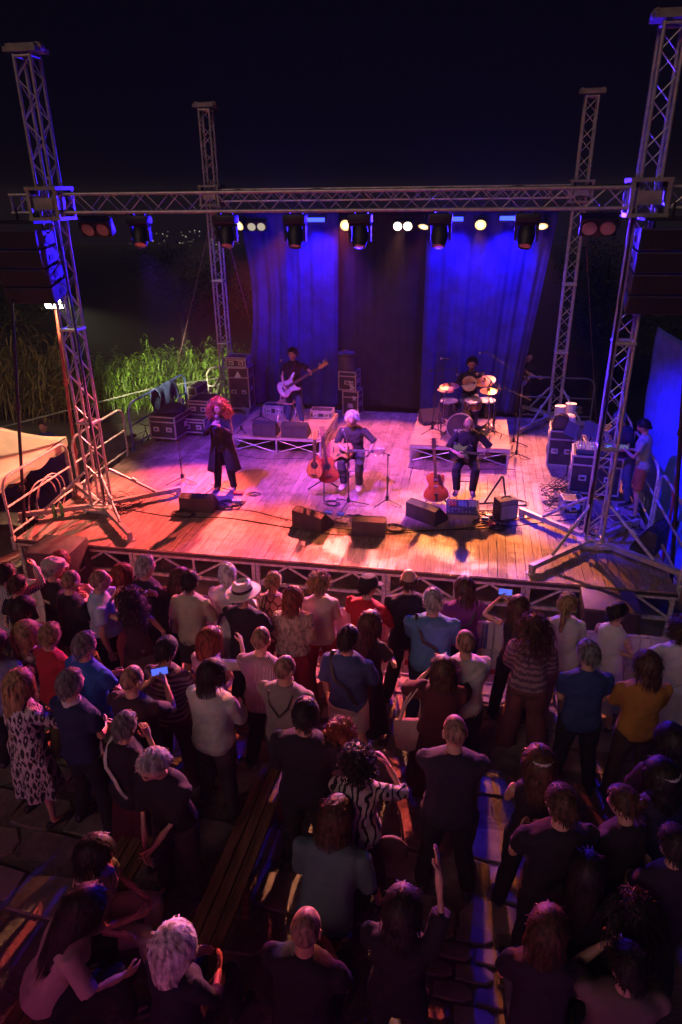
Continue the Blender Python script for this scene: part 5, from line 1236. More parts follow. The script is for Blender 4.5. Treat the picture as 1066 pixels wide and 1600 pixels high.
    return mb
def skin(t): return mat('skin_%s' % cat_col(t), t, .5, 0, var=.10, vscale=14, spec=.4)
SK = {'a': (.52, .30, .21), 'b': (.44, .24, .16), 'c': (.36, .19, .12)}
HC = {'grey': (.34, .33, .33), 'white': (.62, .60, .58), 'dark': (.022, .015, .012), 'brown': (.075, .038, .020), 'red': (.20, .05, .022), 'blond': (.34, .21, .10), 'copper': (.34, .095, .035), 'greyd': (.16, .15, .15), 'stub': (.25, .145, .10)}
def hairm(c): return mat('hair_'+c, HC[c], .55, 0, var=.4, vscale=34, spec=.25, stretch=(1, 1, .3))
ARM = {'down': (.26, .06, .82), 'front': (.10, .33, 1.06), 'belly': (.05, .25, 1.02), 'cross': (-.10, .24, 1.14), 'hip': (.25, -.03, .99), 'behind': (.03, -.19, .93), 'clap': (.03, .32, 1.28), 'phone': (.08, .40, 1.50), 'up': (.30, .25, 1.95), 'chin': (.04, .22, 1.42), 'rail': (.30, .42, 1.0), 'lap': (.10, .40, .72)}
PEOPLE = []
def person(label, x, y, z, face=0, H=1.72, b=1., fem=False, belly=0., top=('tee', None), bot=('trousers', None), hair=('short', 'dark'), sk='a', L='down', Rr='down', lean=2., twist=0., hyaw=0., hpitch=-2., sit=None, stance=.10, shoes=(.03, .03, .03), voxel=.0195, eyes=False, curl=.5, group='audience standing before the stage', legs=None, tuck=False, sleeve=None, pole=None):
    seed = len(PEOPLE)*7+3; rg = random.Random(seed)
    t = thing('person', label, 'person', (x, y, z), face, group); s = H/1.75; t.scale = (s, s, s)
    PEOPLE.append(t)
    sw = (.86 if fem else 1.)*b; hw = (1.06 if fem else 1.)*b
    pz = .95 if not sit else sit[0]/s+.10
    RX = Matrix.Rotation(R(-lean), 3, 'X'); RZ = Matrix.Rotation(R(twist), 3, 'Z')
    def T(p): return RZ @ (RX @ (p-Vector((0, 0, .95))))+Vector((0, 0, pz))
    I = lambda p: p+Vector((0, 0, pz-.95))
    def torso(k, z0=.84):
        sp = [(.84, .145*hw, .105*hw, -.01), (.92, .170*hw, .120*hw+belly*.3, -.01+belly*.3), (1.0, .160*hw, .112*b+belly*.8, .0+belly*.7), (1.08, .145*b*(.93 if fem else 1)+belly*.4, .105*b+belly, .0+belly*.8), (1.18, .150*sw+belly*.2, .112*b+belly*.4, .005+belly*.4), (1.28, .168*sw, .122*b+(.018 if fem else 0), .008+(.012 if fem else 0)), (1.36, .178*sw, .112*b, 0), (1.42, .165*sw, .092*b, -.01), (1.46, .105*sw, .072*b, -.012), (1.49, .066, .062, -.008)]
        return [(zz, rx+k, ry+k, oy) for zz, rx, ry, oy in sp if zz >= z0-1e-6]
    tk, bk = top[0], bot[0]
    # joints
    S_, E_, W_, HD = {}, {}, {}, {}
    for sd, nm, key in ((1, Rr, 'R'), (-1, L, 'L')):
        tg = Vector(ARM[nm]) if isinstance(nm, str) else Vector(nm)
        tg = Vector((tg.x*sd, tg.y, tg.z)) if isinstance(nm, str) else tg
        if isinstance(nm, str):
            tg = tg+Vector((rg.uniform(-.02, .02), rg.uniform(-.02, .02), rg.uniform(-.02, .02)))
            if sit and nm != 'lap': tg = tg+Vector((0, 0, pz-.95))
            elif sit: tg = Vector((tg.x, .34, pz+.12))
        S_[key] = T(Vector((sd*.180*sw, -.005, 1.395)))
        pl = Vector((sd*.7, -.55, -.6)) if pole is None else Vector((sd*pole[0], pole[1], pole[2]))
        if nm in ('hip', 'behind'): pl = Vector((sd*1., -.6, 0))
        E_[key], W_[key] = ik(S_[key], tg, .285, .255, pl)
    bar = .9*b if b < 1 else b**.6
    def arm_pts(key, k, t1=1., flare=0.):
        a, e, w = S_[key], E_[key], W_[key]; P = []
        tot = [(a, .051), (lerp(a, e, .35), .045), (lerp(a, e, .75), .040), (e, .036), (lerp(e, w, .3), .037), (lerp(e, w, .7), .030), (w, .025)]
        n = {1.: 7, .5: 4, .75: 5}.get(t1, 3); out = tot[:n]
        if t1 == .4: out = [tot[0], tot[1], (lerp(a, e, .62), .042)]
        if k > 0: out = [(a-(e-a).normalized()*.03, .040)]+out
        else: out = [(lerp(a, e, .10), .045)]+out[1:]
        return [p for p, _ in out], [r*bar+k+(flare*i/(len(out)-1)) for i, (_, r) in enumerate(out)]
    K = {}
    for sd in (1, -1):
        h = I(Vector((sd*.092*hw, 0, .90)))
        if sit:
            if legs: kn, an = Vector(legs[0]), Vector(legs[1]); kn = Vector((kn.x*sd, kn.y, kn.z)); an = Vector((an.x*sd, an.y+(.05*sd), an.z+(.02*sd)))
            else: kn = Vector((sd*.14, .42, pz-.03)); an = Vector((sd*.13, .40+.05*sd, .09))
        else:
            q = rg.uniform(-.03, .05); kn = Vector((sd*(.095+stance*.3), .025+q, .50)); an = Vector((sd*(.09+stance), -.02+q*.6, .085))
        K[sd] = (h, kn, an)
    def leg_pts(sd, k, end=1., hem=0.):
        h, kn, an = K[sd]; tot = [(h+Vector((0, 0, .02)), .088*hw), (lerp(h, kn, .35), .080*hw), (lerp(h, kn, .75), .064*hw), (kn, .056), (lerp(kn, an, .3), .057), (lerp(kn, an, .65), .045), (an, .036)]
        if end < 1: tot = tot[:3]+[(lerp(h, kn, .93), .062)]
        return [p for p, _ in tot], [r+k+hem*i/(len(tot)-1) for i, (_, r) in enumerate(tot)]
    # ---- body
    bm = MB(); bm.rings(ell_rings(torso(-.028), T))
    nb, hc = T(Vector((0, -.012, 1.46))), T(Vector((0, .022, 1.628)))
    bm.path([nb, lerp(nb, hc, .5), hc], [.058*b**.5, .054*b**.5, .05], 12)
    for key in 'RL':
        p, r = arm_pts(key, 0); nc = {'tank': 0, 'tee': {.4: 3, .5: 5}.get(sleeve or .4, 6), 'polo': 3 if not sleeve else 5, 'dress': 3, 'blouse': 5 if sleeve != 1. else 6, 'shawl': 5, 'long': 6}.get(tk, 0)
        r = [q-.015 if i < nc else q for i, q in enumerate(r)]; bm.path(p, r, 10)
    for sd in (1, -1):
        p, r = leg_pts(sd, -.006); bm.path(p, r, 10); h, kn, an = K[sd]; bm.path([an+Vector((0, -.03, -.03)), an+Vector((0, .05, -.04)), an+Vector((0, .14, -.055))], [.035, .034, .02], 8)
    body = remesh(bm, voxel, 2)
    HM = Matrix.Translation(hc) @ (RZ.to_4x4()) @ Matrix.Rotation(R(hyaw), 4, 'Z') @ Matrix.Rotation(R(-lean*.5+hpitch), 4, 'X') @ Matrix.Scale(1.13 if H and group[:4] == 'audi' else 1.06, 4)
    eb = MB() if eyes else None
    head_mesh(body, HM, eb)
    for sd, key in ((1, 'R'), (-1, 'L')): HD[key] = add_hand(body, W_[key], (W_[key]-E_[key]), sd, curl)
    ob = body.build('body', skin(SK[sk]), t, angle=70)
    if eb: eb.build('eyes', mat('eye_dark', (.03, .02, .018), .25), ob)
    # ---- top
    tm = top[1]
    if tk in ('tee', 'long', 'tank', 'blouse', 'polo'):
        loose = .012 if tk != 'blouse' else .026
        m_ = MB(); hem = .84 if not tuck else .96
        m_.rings(ell_rings(torso(loose, hem), T))
        for key in 'RL':
            if tk in ('tee', 'polo'): p, r = arm_pts(key, .010, sleeve or .4, .020)
            elif tk == 'blouse': p, r = arm_pts(key, .016, sleeve or .75, .012)
            elif tk == 'long': p, r = arm_pts(key, .013, 1., .004)
            else: continue
            m_.path(p, r, 10)
        sh = remesh(m_, voxel*.95, 3)
        folds(sh, seed, .011)
        so = sh.build('shirt', tm, t, angle=80)
        if tk == 'polo':
            cb = MB(); rg_ = [[T(Vector(((.070+e)*math.cos(a), -.008+(.066+e)*math.sin(a), zz))) for a in [2*math.pi*j/16 for j in range(16)]] for zz, e in ((1.475, .004), (1.505, .0), (1.51, .006), (1.465, .022))]
            cb.rings(rg_, cap=False); cb.build('collar', top[2] if len(top) > 2 else tm, so)
    elif tk in ('shawl', 'dress', 'poncho'):
        m_ = MB(); m_.rings(ell_rings(torso(.018 if tk == 'dress' else .035, .92 if tk == 'shawl' else .84), T))
        for key in 'RL':
            p, r = arm_pts(key, .016 if tk == 'dress' else .045, .4 if tk == 'dress' else .75, .02); m_.path(p, r, 10)
        sh = remesh(m_, voxel, 4); sh.build('dress_top' if tk == 'dress' else 'shawl', tm, t, angle=80)
    # ---- bottom
    bmat_ = bot[1] if bot[1] else tm
    if bk in ('trousers', 'shorts', 'wide'):
        m_ = MB(); m_.rings(ell_rings([(.80, .12*hw, .10*hw, -.01), (.88, .168*hw+.008, .122*hw+.008, -.01), (.96, .168*hw-(0 if tuck else .014), .116*hw-(0 if tuck else .012)+belly*.5, -.0+belly*.4), (1.02, .155*hw-(-.002 if tuck else .022), .112*b-(0 if tuck else .024)+belly*.5, belly*.5)], I))
        for sd in (1, -1):
            p, r = leg_pts(sd, .014, .5 if bk == 'shorts' else 1., {'trousers': .016, 'shorts': .022, 'wide': .075}[bk])
            if bk != 'shorts': p[-1] = p[-1]+Vector((0, 0, -.02))
            m_.path(p, r, 12)
        tr = remesh(m_, voxel, 2)
        folds(tr, seed+5, .010)
        tr.build('trousers' if bk != 'shorts' else 'shorts', bmat_, t, angle=80)
    elif bk == 'skirt':
        hemz = bot[2] if len(bot) > 2 else .25; fl = bot[3] if len(bot) > 3 else .16; rings = []
        for i in range(11):
            q = i/10; zz = lerp(1.03, hemz, q); ring = []
            for j in range(48):
                a = 2*math.pi*j/48; f = 1+.10*q*math.sin(a*7+seed)+.05*q*math.sin(a*12+q*3); rx = lerp(.15*hw, .17*hw+fl, min(1, q*1.2)**.8); ry = lerp(.115*b, .13+fl*.85, min(1, q*1.2)**.8)
                pp = Vector((rx*f*math.cos(a), ry*f*math.sin(a), zz)); ring.append(I(pp))
            rings.append(ring)
        MB().rings(rings).build('skirt', bmat_, t, angle=80)
    # ---- shoes
    for sd in (1, -1):
        h, kn, an = K[sd]; f = MB(); yaw_ = R(-sd*8); D = Vector((math.sin(-yaw_), math.cos(yaw_), 0)); Sx = Vector((D.y, -D.x, 0)); base = Vector((an.x, an.y, an.z-.085)); rings = []
        for q, w_, hh in ((-.085, .028, .05), (-.06, .038, .085), (0, .042, .082), (.06, .046, .062), (.13, .048, .045), (.18, .040, .035), (.205, .018, .022)):
            rings.append([base+D*q+Sx*w_*math.cos(2*math.pi*j/10)+Vector((0, 0, max(.002, hh/2+hh/2*math.sin(2*math.pi*j/10)))) for j in range(10)])
        f.rings(rings).build('shoe', mat('shoe_%s' % cat_col(shoes), shoes, .5), t)
    # ---- hair
    if hair and hair[0] != 'bald': hair_mesh(hair[0], HM, seed).build('hair', hairm(hair[1]), t, angle=60)
    t['h'] = 0
    del t['h']
    mw = Matrix.Translation((x, y, z)) @ Matrix.Rotation(R(face), 4, 'Z') @ Matrix.Scale(s, 4)
    return dict(t=t, M=mw, R=mw @ HD['R'], L=mw @ HD['L'], HM=HM, T=T, W=W_, S=S_)
def strap(P, side=1, m=None, back_only=False, z0=.90):
    """belt across the torso from one shoulder to the opposite hip"""
    T = P['T']; pts = []
    for k in range(25):
        a = 2*math.pi*k/24; q = .5+.5*math.cos(a); zz = lerp(z0, 1.44, q); rx = interp([(.8, .185), (1.08, .168), (1.28, .185), (1.44, .125)], zz)
        ry = interp([(.8, .165), (1.08, .165), (1.3, .172), (1.44, .12)], zz); pts.append(T(Vector((side*(.11*(2*q-1)+.05*(1 if q > .5 else -1)), -math.sin(a)*ry*1.06 if abs(math.sin(a)) > .01 else 0, zz+.03*q))))
    MB().path(pts, .019, 6, flat=.35).build('strap', m or BLKPL, P['t'])
def phone(P, hand, label, toward=None, lit=True):
    p = P[hand]; t = thing('phone', label, 'phone', p+Vector((0, .0, .05)), 0, 'phones held up by the audience')
    d = (Vector((6.142, -8.851, 4.987))*0.35+Vector(toward or (6.1, -8.8, 3.0))*.65-p); d.z *= .3; q = d.to_track_quat('Y', 'Z'); t.rotation_euler = q.to_euler()
    bevel_box((.155, .010, .078), .003).build('phone_body', BLKPL, t, smooth=False)
    MB().box((0, .0058, 0), (.145, .001, .07)).build('screen', mat('phone_screen', (.02, .02, .05), .2, emit=((.10, .16, 1), 1.1)) if lit else mat('phone_dim', (.05, .05, .06), .15, emit=((.4, .45, .6), .25)), t, smooth=False)
def hat(P, kind):
    M = P['HM']
    def L_(prof, sy=1.15): return [[M @ Vector((r*math.cos(2*math.pi*j/28), r*sy*math.sin(2*math.pi*j/28)-.008, z)) for j in range(28)] for r, z in prof]
    if kind == 'panama':
        m = mat('straw', (.58, .54, .46), .7, 0, var=.08, bump=.4, bscale=200)
        o = MB().rings(L_([(.165, .028), (.16, .040), (.10, .052), (.092, .06), (.086, .13), (.06, .15), (.04, .135), (.001, .135)])); h = o.build('hat', m, P['t'])
        MB().rings(L_([(.0945, .058), (.0915, .09), (.089, .09), (.092, .058)])).build('hat_band', BLACK, h)
    elif kind == 'flat':
        m = mat('tweed', (.38, .34, .30), .9, 0, var=.2, vscale=60); rings = []
        for z, k, oy in ((.028, .98, 0), (.06, 1.16, .01), (.10, 1.08, .012), (.125, .75, .005), (.135, .2, 0)): rings.append([M @ Vector((.084*k*math.cos(2*math.pi*j/24), oy+.112*k*math.sin(2*math.pi*j/24), z-(.03 if math.sin(2*math.pi*j/24) > .3 else 0)*math.sin(2*math.pi*j/24))) for j in range(24)])
        h = MB().rings(rings).build('hat', m, P['t']); MB().prism([(-.07, .07), (.07, .07), (.05, .15), (0, .165), (-.05, .15)], .008, M @ Matrix.Translation((0, 0, .03)) @ Matrix.Rotation(R(-12), 4, 'X')).build('peak', m, h)
    elif kind == 'cap':
        m = cloth('blackcap', (.02, .018, .018)); h = MB().rings(L_([(.086, .022), (.092, .05), (.086, .095), (.06, .13), (.001, .14)], 1.22)).build('hat', m, P['t'])
        MB().prism([(-.07, .08), (.07, .08), (.06, .155), (0, .175), (-.06, .155)], .008, M @ Matrix.Translation((0, 0, .035)) @ Matrix.Rotation(R(-10), 4, 'X')).build('peak', m, h)
    elif kind == 'band':
        MB().rings(L_([(.090, .055), (.096, .07), (.094, .085), (.088, .085)], 1.22)).build('head_band', mat('pale_band', (.55, .5, .55), .5), P['t'])
    elif kind == 'sunglasses':
        MB().path([M @ Vector(q) for q in ((-.085, -.01, .06), (-.07, .07, .10), (0, .095, .105), (.07, .07, .10), (.085, -.01, .06))], .007, 5).build('sunglasses', BLKPL, P['t'])
def glasses(P):
    M = P['HM']; m = MB()
    for s in (-1, 1): m.path([M @ Vector((s*.034+.026*math.cos(R(30*k)), .098, .005+.02*math.sin(R(30*k)))) for k in range(13)], .0025, 4); m.tube(M @ Vector((s*.06, .095, .01)), M @ Vector((s*.08, .0, .008)), .0025, n=4)
    m.tube(M @ Vector((-.008, .10, .01)), M @ Vector((.008, .10, .01)), .0025, n=4); m.build('glasses', BLKPL, P['t'])
def beard(P, c, d=.012):
    M = P['HM']; rings = []
    for el in (-1.25, -1.0, -.8, -.62, -.5):
        rings.append([M @ (head_pt(el, az)*(1+.06)+Vector((0, .006, 0))) for az in [-1.2+2.4*j/12 for j in range(13)]])
    m = MB(); m.add([p for r in rings for p in r], [(i*13+j, i*13+j+1, (i+1)*13+j+1, (i+1)*13+j) for i in range(4) for j in range(12)]); m.build('beard', hairm(c), P['t'], angle=80)
# ================================================================== PERFORMERS
GB = 'band on the stage'
black = cloth('black', (.018, .018, .022)); navy = cloth('navy', (.022, .028, .07)); jean = cloth('jeans', (.035, .05, .11)); dgrey = cloth('charcoal', (.045, .045, .055))
P = person('singer with big curly red hair in a long dark coat, microphone in hand', 1.78, 2.50, 0, 186, 1.68, .98, True, 0, ('long', cloth('coatblack', (.014, .013, .016))), ('trousers', black), ('bigcurly', 'copper'), 'a', (-.06, .26, 1.36), (.08, .25, 1.40), 1, 0, 8, 0, None, .07, voxel=.013, eyes=True, group=GB, curl=.95)
ct = MB(); rings = []
for i in range(14):
    q = i/13; zz = lerp(1.36, .42, q); ring = []
    for j in range(37):
        a = R(115)+R(310)*j/36; f = 1+.07*q*math.sin(a*6); rx = interp([(0, .19), (.3, .175), (1, .30)], q)*f; ry = interp([(0, .145), (.3, .15), (1, .235)], q)*f; ring.append(Vector((rx*math.cos(a), ry*math.sin(a)-.01, zz)))
    rings.append(ring)
ct.add([p for r_ in rings for p in r_], [(i*37+j, i*37+j+1, (i+1)*37+j+1, (i+1)*37+j) for i in range(13) for j in range(36)])
co = ct.build('coat', MATS['cloth_coatblack'], P['t'], angle=80); co.modifiers.new('t', 'SOLIDIFY').thickness = .01
sm_ = thing('microphone', 'silver headed microphone in the hands of the singer', 'microphone', P['R']+Vector((0, 0, -.02)), 0)
MB().tube((.0, .0, -.10), (-.005, .01, .09), .012, .017, 8).build('microphone_body', BLACK, sm_); MB().ball((-.006, .012, .11), .03, 10, 8).build('microphone_head', MATS['mic_mesh'], sm_)
P = person('bass player with dark curly hair in black tee and jeans', 2.37, 5.52, .40, 178, 1.62, 1.05, False, .02, ('tee', cloth('blacktee', (.016, .014, .018))), ('trousers', jean), ('mop', 'dark'), 'a', (-.50, .26, 1.27), (.15, .30, 1.0), 1, 0, -4, -4, None, .08, voxel=.013, eyes=True, group=GB)
MB().path([P['T'](Vector(q)) for q in ((.1, .17, 1.05), (-.02, .16, 1.25), (-.10, .10, 1.44), (-.10, -.06, 1.45), (.02, -.16, 1.2), (.14, -.1, 1.0))], .022, 6, flat=.3).build('guitar_strap', mat('strap_red', (.3, .05, .08), .6), P['t'])
P = person('white haired guitarist on a stool in dark tee, white shoes', 4.12, 3.04, 0, 178, 1.74, 1.06, False, .03, ('tee', cloth('slate', (.034, .030, .032))), ('trousers', cloth('faded', (.045, .042, .045))), ('mop', 'white'), 'a', (-.36, .40, .86), (.10, .42, .86), 16, 0, 0, -6, (.62,), .1, (.55, .53, .50), .013, True, .7, GB, legs=((.17, .38, .60), (.13, .30, .20)), sleeve=.5, pole=(.9, -.2, -.5))
P = person('bald guitarist with glasses on a dark stool, star printed tee', 6.15, 3.12, 0, 180, 1.74, 1.06, False, .02, ('tee', cloth('nightblue', (.020, .018, .024))), ('trousers', cloth('darkjean', (.020, .020, .028))), ('bald', 'white'), 'a', (-.28, .38, .86), (.16, .42, .88), 15, 0, 6, -10, (.60,), .1, (.04, .04, .05), .013, True, .7, GB, legs=((.17, .40, .58), (.14, .30, .18)), sleeve=.5, pole=(.9, -.2, -.5)); glasses(P); beard(P, 'white')
st = MB().add([P['T'](Vector((-.05+.05*(1 if k % 2 == 0 else .4)*math.cos(R(90+36*k)), .172, 1.27+.06*(1 if k % 2 == 0 else .4)*math.sin(R(90+36*k))))) for k in range(10)], [tuple(range(10))]); st.build('star_print', mat('print_grey', (.45, .42, .45), .8), P['t'], smooth=False)
P = person('drummer with short dark beard seated behind the kit', 6.13, 6.04, .40, 180, 1.74, 1., False, 0, ('long', cloth('drumtee', (.02, .018, .035))), ('trousers', cloth('paledenim', (.12, .13, .22))), ('mop', 'dark'), 'b', (-.06, .34, 1.00), (.16, .34, .98), 4, 0, 0, -4, (.54,), voxel=.013, eyes=True, group=GB); beard(P, 'dark')
P = person('stagehand in black leaning on the rail behind the curtain edge', 7.42, 8.55, -.1, 205, 1.60, 1.05, False, .02, ('tee', black), ('trousers', black), ('short', 'dark'), 'b', (.1, .3, 1.0), (-.25, .5, 1.05), 8, group='stage crew')
P = person('technician in black bending over the mixing rack', 8.86, 3.15, 0, 118, 1.70, 1.05, False, .03, ('tee', cloth('techblack', (.02, .02, .028)), ), ('trousers', cloth('techjean', (.07, .08, .14))), ('short', 'greyd'), 'b', (-.10, .42, 1.05), (.16, .40, 1.04), 22, 0, 0, -14, group='stage crew', eyes=True)
P = person('technician in white tee and orange shorts looking at a phone', 9.0, 2.56, 0, 70, 1.66, 1.0, False, 0, ('tee', cloth('offwhite', (.26, .25, .26))), ('shorts', cloth('orange', (.30, .09, .04))), ('short', 'dark'), 'b', (-.05, .32, 1.18), (.06, .30, 1.16), 6, 0, 0, -25, group='stage crew', shoes=(.05, .05, .05)); phone(P, 'R', 'phone in the hands of the technician in orange shorts', (8, 0, 2), False)
P = person('blue lit person standing behind the canopy tent', -2.62, 3.75, -.85, 200, 1.60, 1., False, 0, ('tee', cloth('tentbluelit', (.03, .05, .2))), ('trousers', black), ('short', 'dark'), 'b', group='stage crew')  # blue light on this figure put into the tee colour
P = person('dark figure standing under the canopy tent', -2.0, 2.0, -.85, 140, 1.66, 1., False, 0, ('tee', black), ('trousers', black), ('short', 'dark'), 'b', 'belly', 'down', group='stage crew')

# ================================================================== AUDIENCE
def C(nm, *c, **k): return cloth(nm, c, **k)
RA = random.Random(41)
def aud(label, x, y, *a, dz=0, **k):
    k.setdefault('lean', RA.uniform(-1, 6)); k.setdefault('twist', RA.uniform(-9, 9)); k.setdefault('hyaw', RA.uniform(-24, 24)); k.setdefault('hpitch', RA.uniform(-12, 6))
    a = list(a)
    if len(a) > 2: a[2] *= 1.03
    return person(label, x, y, g(y)+dz, *a, **k)
NV = dict(fem=False); T_, LG, BL, PO = 'tee', 'long', 'blouse', 'polo'
P = aud('man in beige flat cap and black shirt beside the bass speaker', 1.40, -2.43, -20, 1.74, 1.12, belly=.04, top=(T_, C('printblack', .02, .018, .02)), bot=('trousers', dgrey), hair=('short', 'grey'), L='front', Rr='front', hyaw=-25); hat(P, 'flat')
MB().box(P['T'](Vector((.03, -.155, 1.27))), (.12, .006, .035)).build('back_print', mat('print_green', (.55, .6, .45), .8), P['t'], smooth=False)
aud('woman with red hair half hidden behind the flat cap', 1.14, -1.92, -10, 1.60, .95, fem=True, top=(BL, C('wine', .12, .03, .04)), bot=('trousers', black), hair=('medium', 'red'), L='belly', Rr='belly')
aud('bald man in black tee next to the flat cap man', 1.82, -2.80, -35, 1.76, 1.14, belly=.05, top=(T_, black), bot=('trousers', C('greytrouser', .12, .10, .10)), hair=('buzz', 'stub'), L='belly', Rr=(.12, .34, 1.15))
aud('boy with dark hair in black at the picture edge', 1.16, -2.82, -8, 1.62, .92, top=(T_, black), bot=('trousers', black), hair=('short', 'brown'))
aud('person in striped shirt raising a hand at the tent side edge', 0.92, -2.66, -5, 1.70, 1., top=(LG, C('stripewhite', .5, .48, .46, pattern=('stripe', (.1, .1, .16), 14))), bot=('trousers', black), hair=('short', 'dark'), Rr=(.22, .32, 1.62))
aud('woman with dark wavy hair in a beige top behind the boy', 1.62, -3.31, -12, 1.64, 1.0, fem=True, top=(BL, C('sand', .30, .25, .18)), bot=('trousers', black), hair=('medium', 'dark'), L='front', Rr='front')
aud('person with short fair hair in a red tee', 2.22, -3.85, -15, 1.66, 1.0, top=(T_, C('redtee', .34, .022, .03)), bot=('trousers', C('olive', .10, .08, .03)), hair=('short', 'blond'), L='front', Rr='front')
aud('blonde woman in a pale flowered top behind the red tee', 1.92, -3.74, -10, 1.60, .95, fem=True, top=(BL, C('paleflower', .42, .38, .34, pattern=('vine', (.12, .09, .09), 16))), bot=('trousers', black), hair=('bob', 'blond'))
aud('blue lit person at the tent side edge behind the striped shirt', 1.78, -4.05, -5, 1.63, 1.05, top=(BL, C('bluelitgrey', .16, .17, .30)), bot=('trousers', black), hair=('medium', 'brown'), L='front', Rr='front')  # blouse colour carries the blue light on this figure
PD = aud('man in pale blue shirt dancing with an outstretched arm', 2.16, -2.76, -62, 1.80, 1.08, belly=.05, top=(PO, C('paleblue', .34, .42, .60)), bot=('trousers', black), hair=('buzz', 'stub'), L=(-.02, .56, 1.36), Rr='down', eyes=True, hyaw=6, tuck=True)
MB().lathe([(.030, -.012), (.036, -.012), (.036, .012), (.030, .012)], 12, PD['W']['L'], (PD['W']['L']-PD['S']['L'])).build('bracelet', mat('white_band', (.7, .7, .72), .4), PD['t'])
aud('woman with long red hair in a white dress', 2.12, -2.22, -15, 1.62, .92, fem=True, top=('dress', C('whitedress', .55, .46, .40)), bot=('skirt', None, .25, .10), hair=('long', 'red'), L='belly', Rr='belly')
aud('dancing woman with dark curly hair and bare arms', 2.62, -2.82, 30, 1.60, .92, fem=True, top=('tank', C('darkprint', .06, .03, .045)), bot=('skirt', C('greyskirt', .16, .13, .12), .12, .12), hair=('longcurly', 'dark'), L=(-.20, .30, 1.60), Rr=(.32, .1, .95))
aud('grey haired man in black tee clasping his hands', 2.48, -2.18, -28, 1.78, 1.18, belly=.05, top=(T_, C('blacktee2', .02, .024, .026)), bot=('trousers', black), hair=('short', 'grey'), L=(-.02, .36, 1.18), Rr=(.06, .36, 1.2), sleeve=.5)
aud('dark haired man in beige tee and dark shorts', 3.12, -2.43, -10, 1.72, 1.02, top=(T_, C('beige', .36, .35, .26)), bot=('shorts', C('darkshort', .05, .04, .045)), hair=('short', 'dark'), L='down', Rr='front', sleeve=.5)
P = aud('woman with long dark hair holding up a phone beside the beige tee', 2.82, -2.08, -5, 1.58, .92, fem=True, top=(LG, C('palewhite', .45, .42, .40)), bot=('trousers', black), hair=('long', 'brown'), L=(-.14, .36, 1.36), Rr='front'); phone(P, 'L', 'phone held up beside the man in the beige tee')
P = aud('grey haired man in a pale shirt with dark strap', 3.48, -2.13, -8, 1.74, 1.05, top=(BL, C('greywhite', .42, .42, .46)), bot=('trousers', C('paletrs', .3, .28, .27)), hair=('short', 'white'), L='front', Rr='front', sleeve=1.); strap(P, 1)
P = aud('man in a white panama hat and black shirt', 3.84, -2.63, -12, 1.74, 1.08, belly=.03, top=(T_, C('blk3', .016, .014, .02)), bot=('trousers', black), hair=('short', 'greyd'), L='front', Rr='front', sleeve=.5); hat(P, 'panama')
aud('blonde woman in a dark flowered blouse by the panama hat', 3.98, -2.03, -14, 1.62, 1.0, fem=True, top=(BL, C('floral', .50, .30, .22, pattern=('vine', (.06, .02, .03), 12))), bot=('trousers', C('redbrown', .16, .05, .04)), hair=('short', 'blond'), L='front', Rr='front')
aud('woman in a knitted beige shawl and long red skirt', 4.33, -2.43, -4, 1.60, 1.06, fem=True, top=('shawl', C('knit', .44, .33, .26, bump=1.2, bscale=60, var=.3, vscale=30)), bot=('skirt', C('redskirt', .22, .02, .03), .10, .09), hair=('medium', 'red'), L='belly', Rr='belly')
aud('woman with curly fair hair in a pale blouse and red trousers', 4.56, -2.03, 4, 1.65, 1.02, fem=True, top=(BL, C('cream', .48, .42, .38)), bot=('trousers', C('redtr', .26, .03, .04)), hair=('curly', 'blond'), L='front', Rr='front', sleeve=1.)
P = aud('man in a black cap and red tee turning his head', 5.11, -2.11, -16, 1.70, 1.12, belly=.04, top=(T_, C('red2', .46, .018, .03)), bot=('trousers', C('redtr2', .2, .04, .05)), hair=('short', 'dark'), L='rail', Rr=(.24, .36, 1.04), hyaw=-30, sleeve=.5); hat(P, 'cap')
aud('tall balding man in black tee and dark trousers at the barrier', 5.60, -2.02, 4, 1.82, 1.08, top=(T_, C('blk4', .015, .012, .018)), bot=('trousers', C('blktr', .028, .018, .024)), hair=('fringe', 'brown'), L='front', Rr='front', stance=.13, sleeve=.5)
P = aud('grey haired man in a blue shirt with a bag strap', 5.90, -2.52, -4, 1.80, 1.22, belly=.04, top=(T_, C('sky', .07, .17, .36)), bot=('trousers', navy), hair=('short', 'grey'), L='front', Rr='front', sleeve=.5); strap(P, -1)
P = aud('person in a purple hooded top with a crossed strap', 6.23, -1.78, 14, 1.66, 1.12, top=(LG, C('purple', .17, .045, .20)), bot=('trousers', navy), hair=('medium', 'brown'), L='front', Rr='rail', hyaw=12); strap(P, 1)
aud('woman with long dark hair in a dark dress beside the navy shirt', 5.26, -2.90, -6, 1.62, .95, fem=True, top=('dress', C('darkdress', .028, .018, .024)), bot=('skirt', None, .18, .06), hair=('long', 'brown'), L='front', Rr=(.25, .2, 1.12))
P = aud('man in a navy shirt and white shorts with a crossed strap', 5.14, -3.39, -6, 1.72, 1.08, belly=.02, top=(T_, C('navy2', .035, .06, .15)), bot=('shorts', C('whiteshort', .46, .42, .38)), hair=('short', 'dark'), L='down', Rr=(.2, .28, .98), sleeve=.5); strap(P, -1)
phone(P, 'R', 'phone held low by the man in white shorts', None, False)
aud('balding man in a white shirt with rolled sleeves', 6.26, -3.26, 12, 1.74, 1.1, belly=.04, top=(BL, C('white2', .52, .50, .46)), bot=('trousers', C('dk5', .035, .03, .05)), hair=('buzz', 'stub'), L='front', Rr='front')
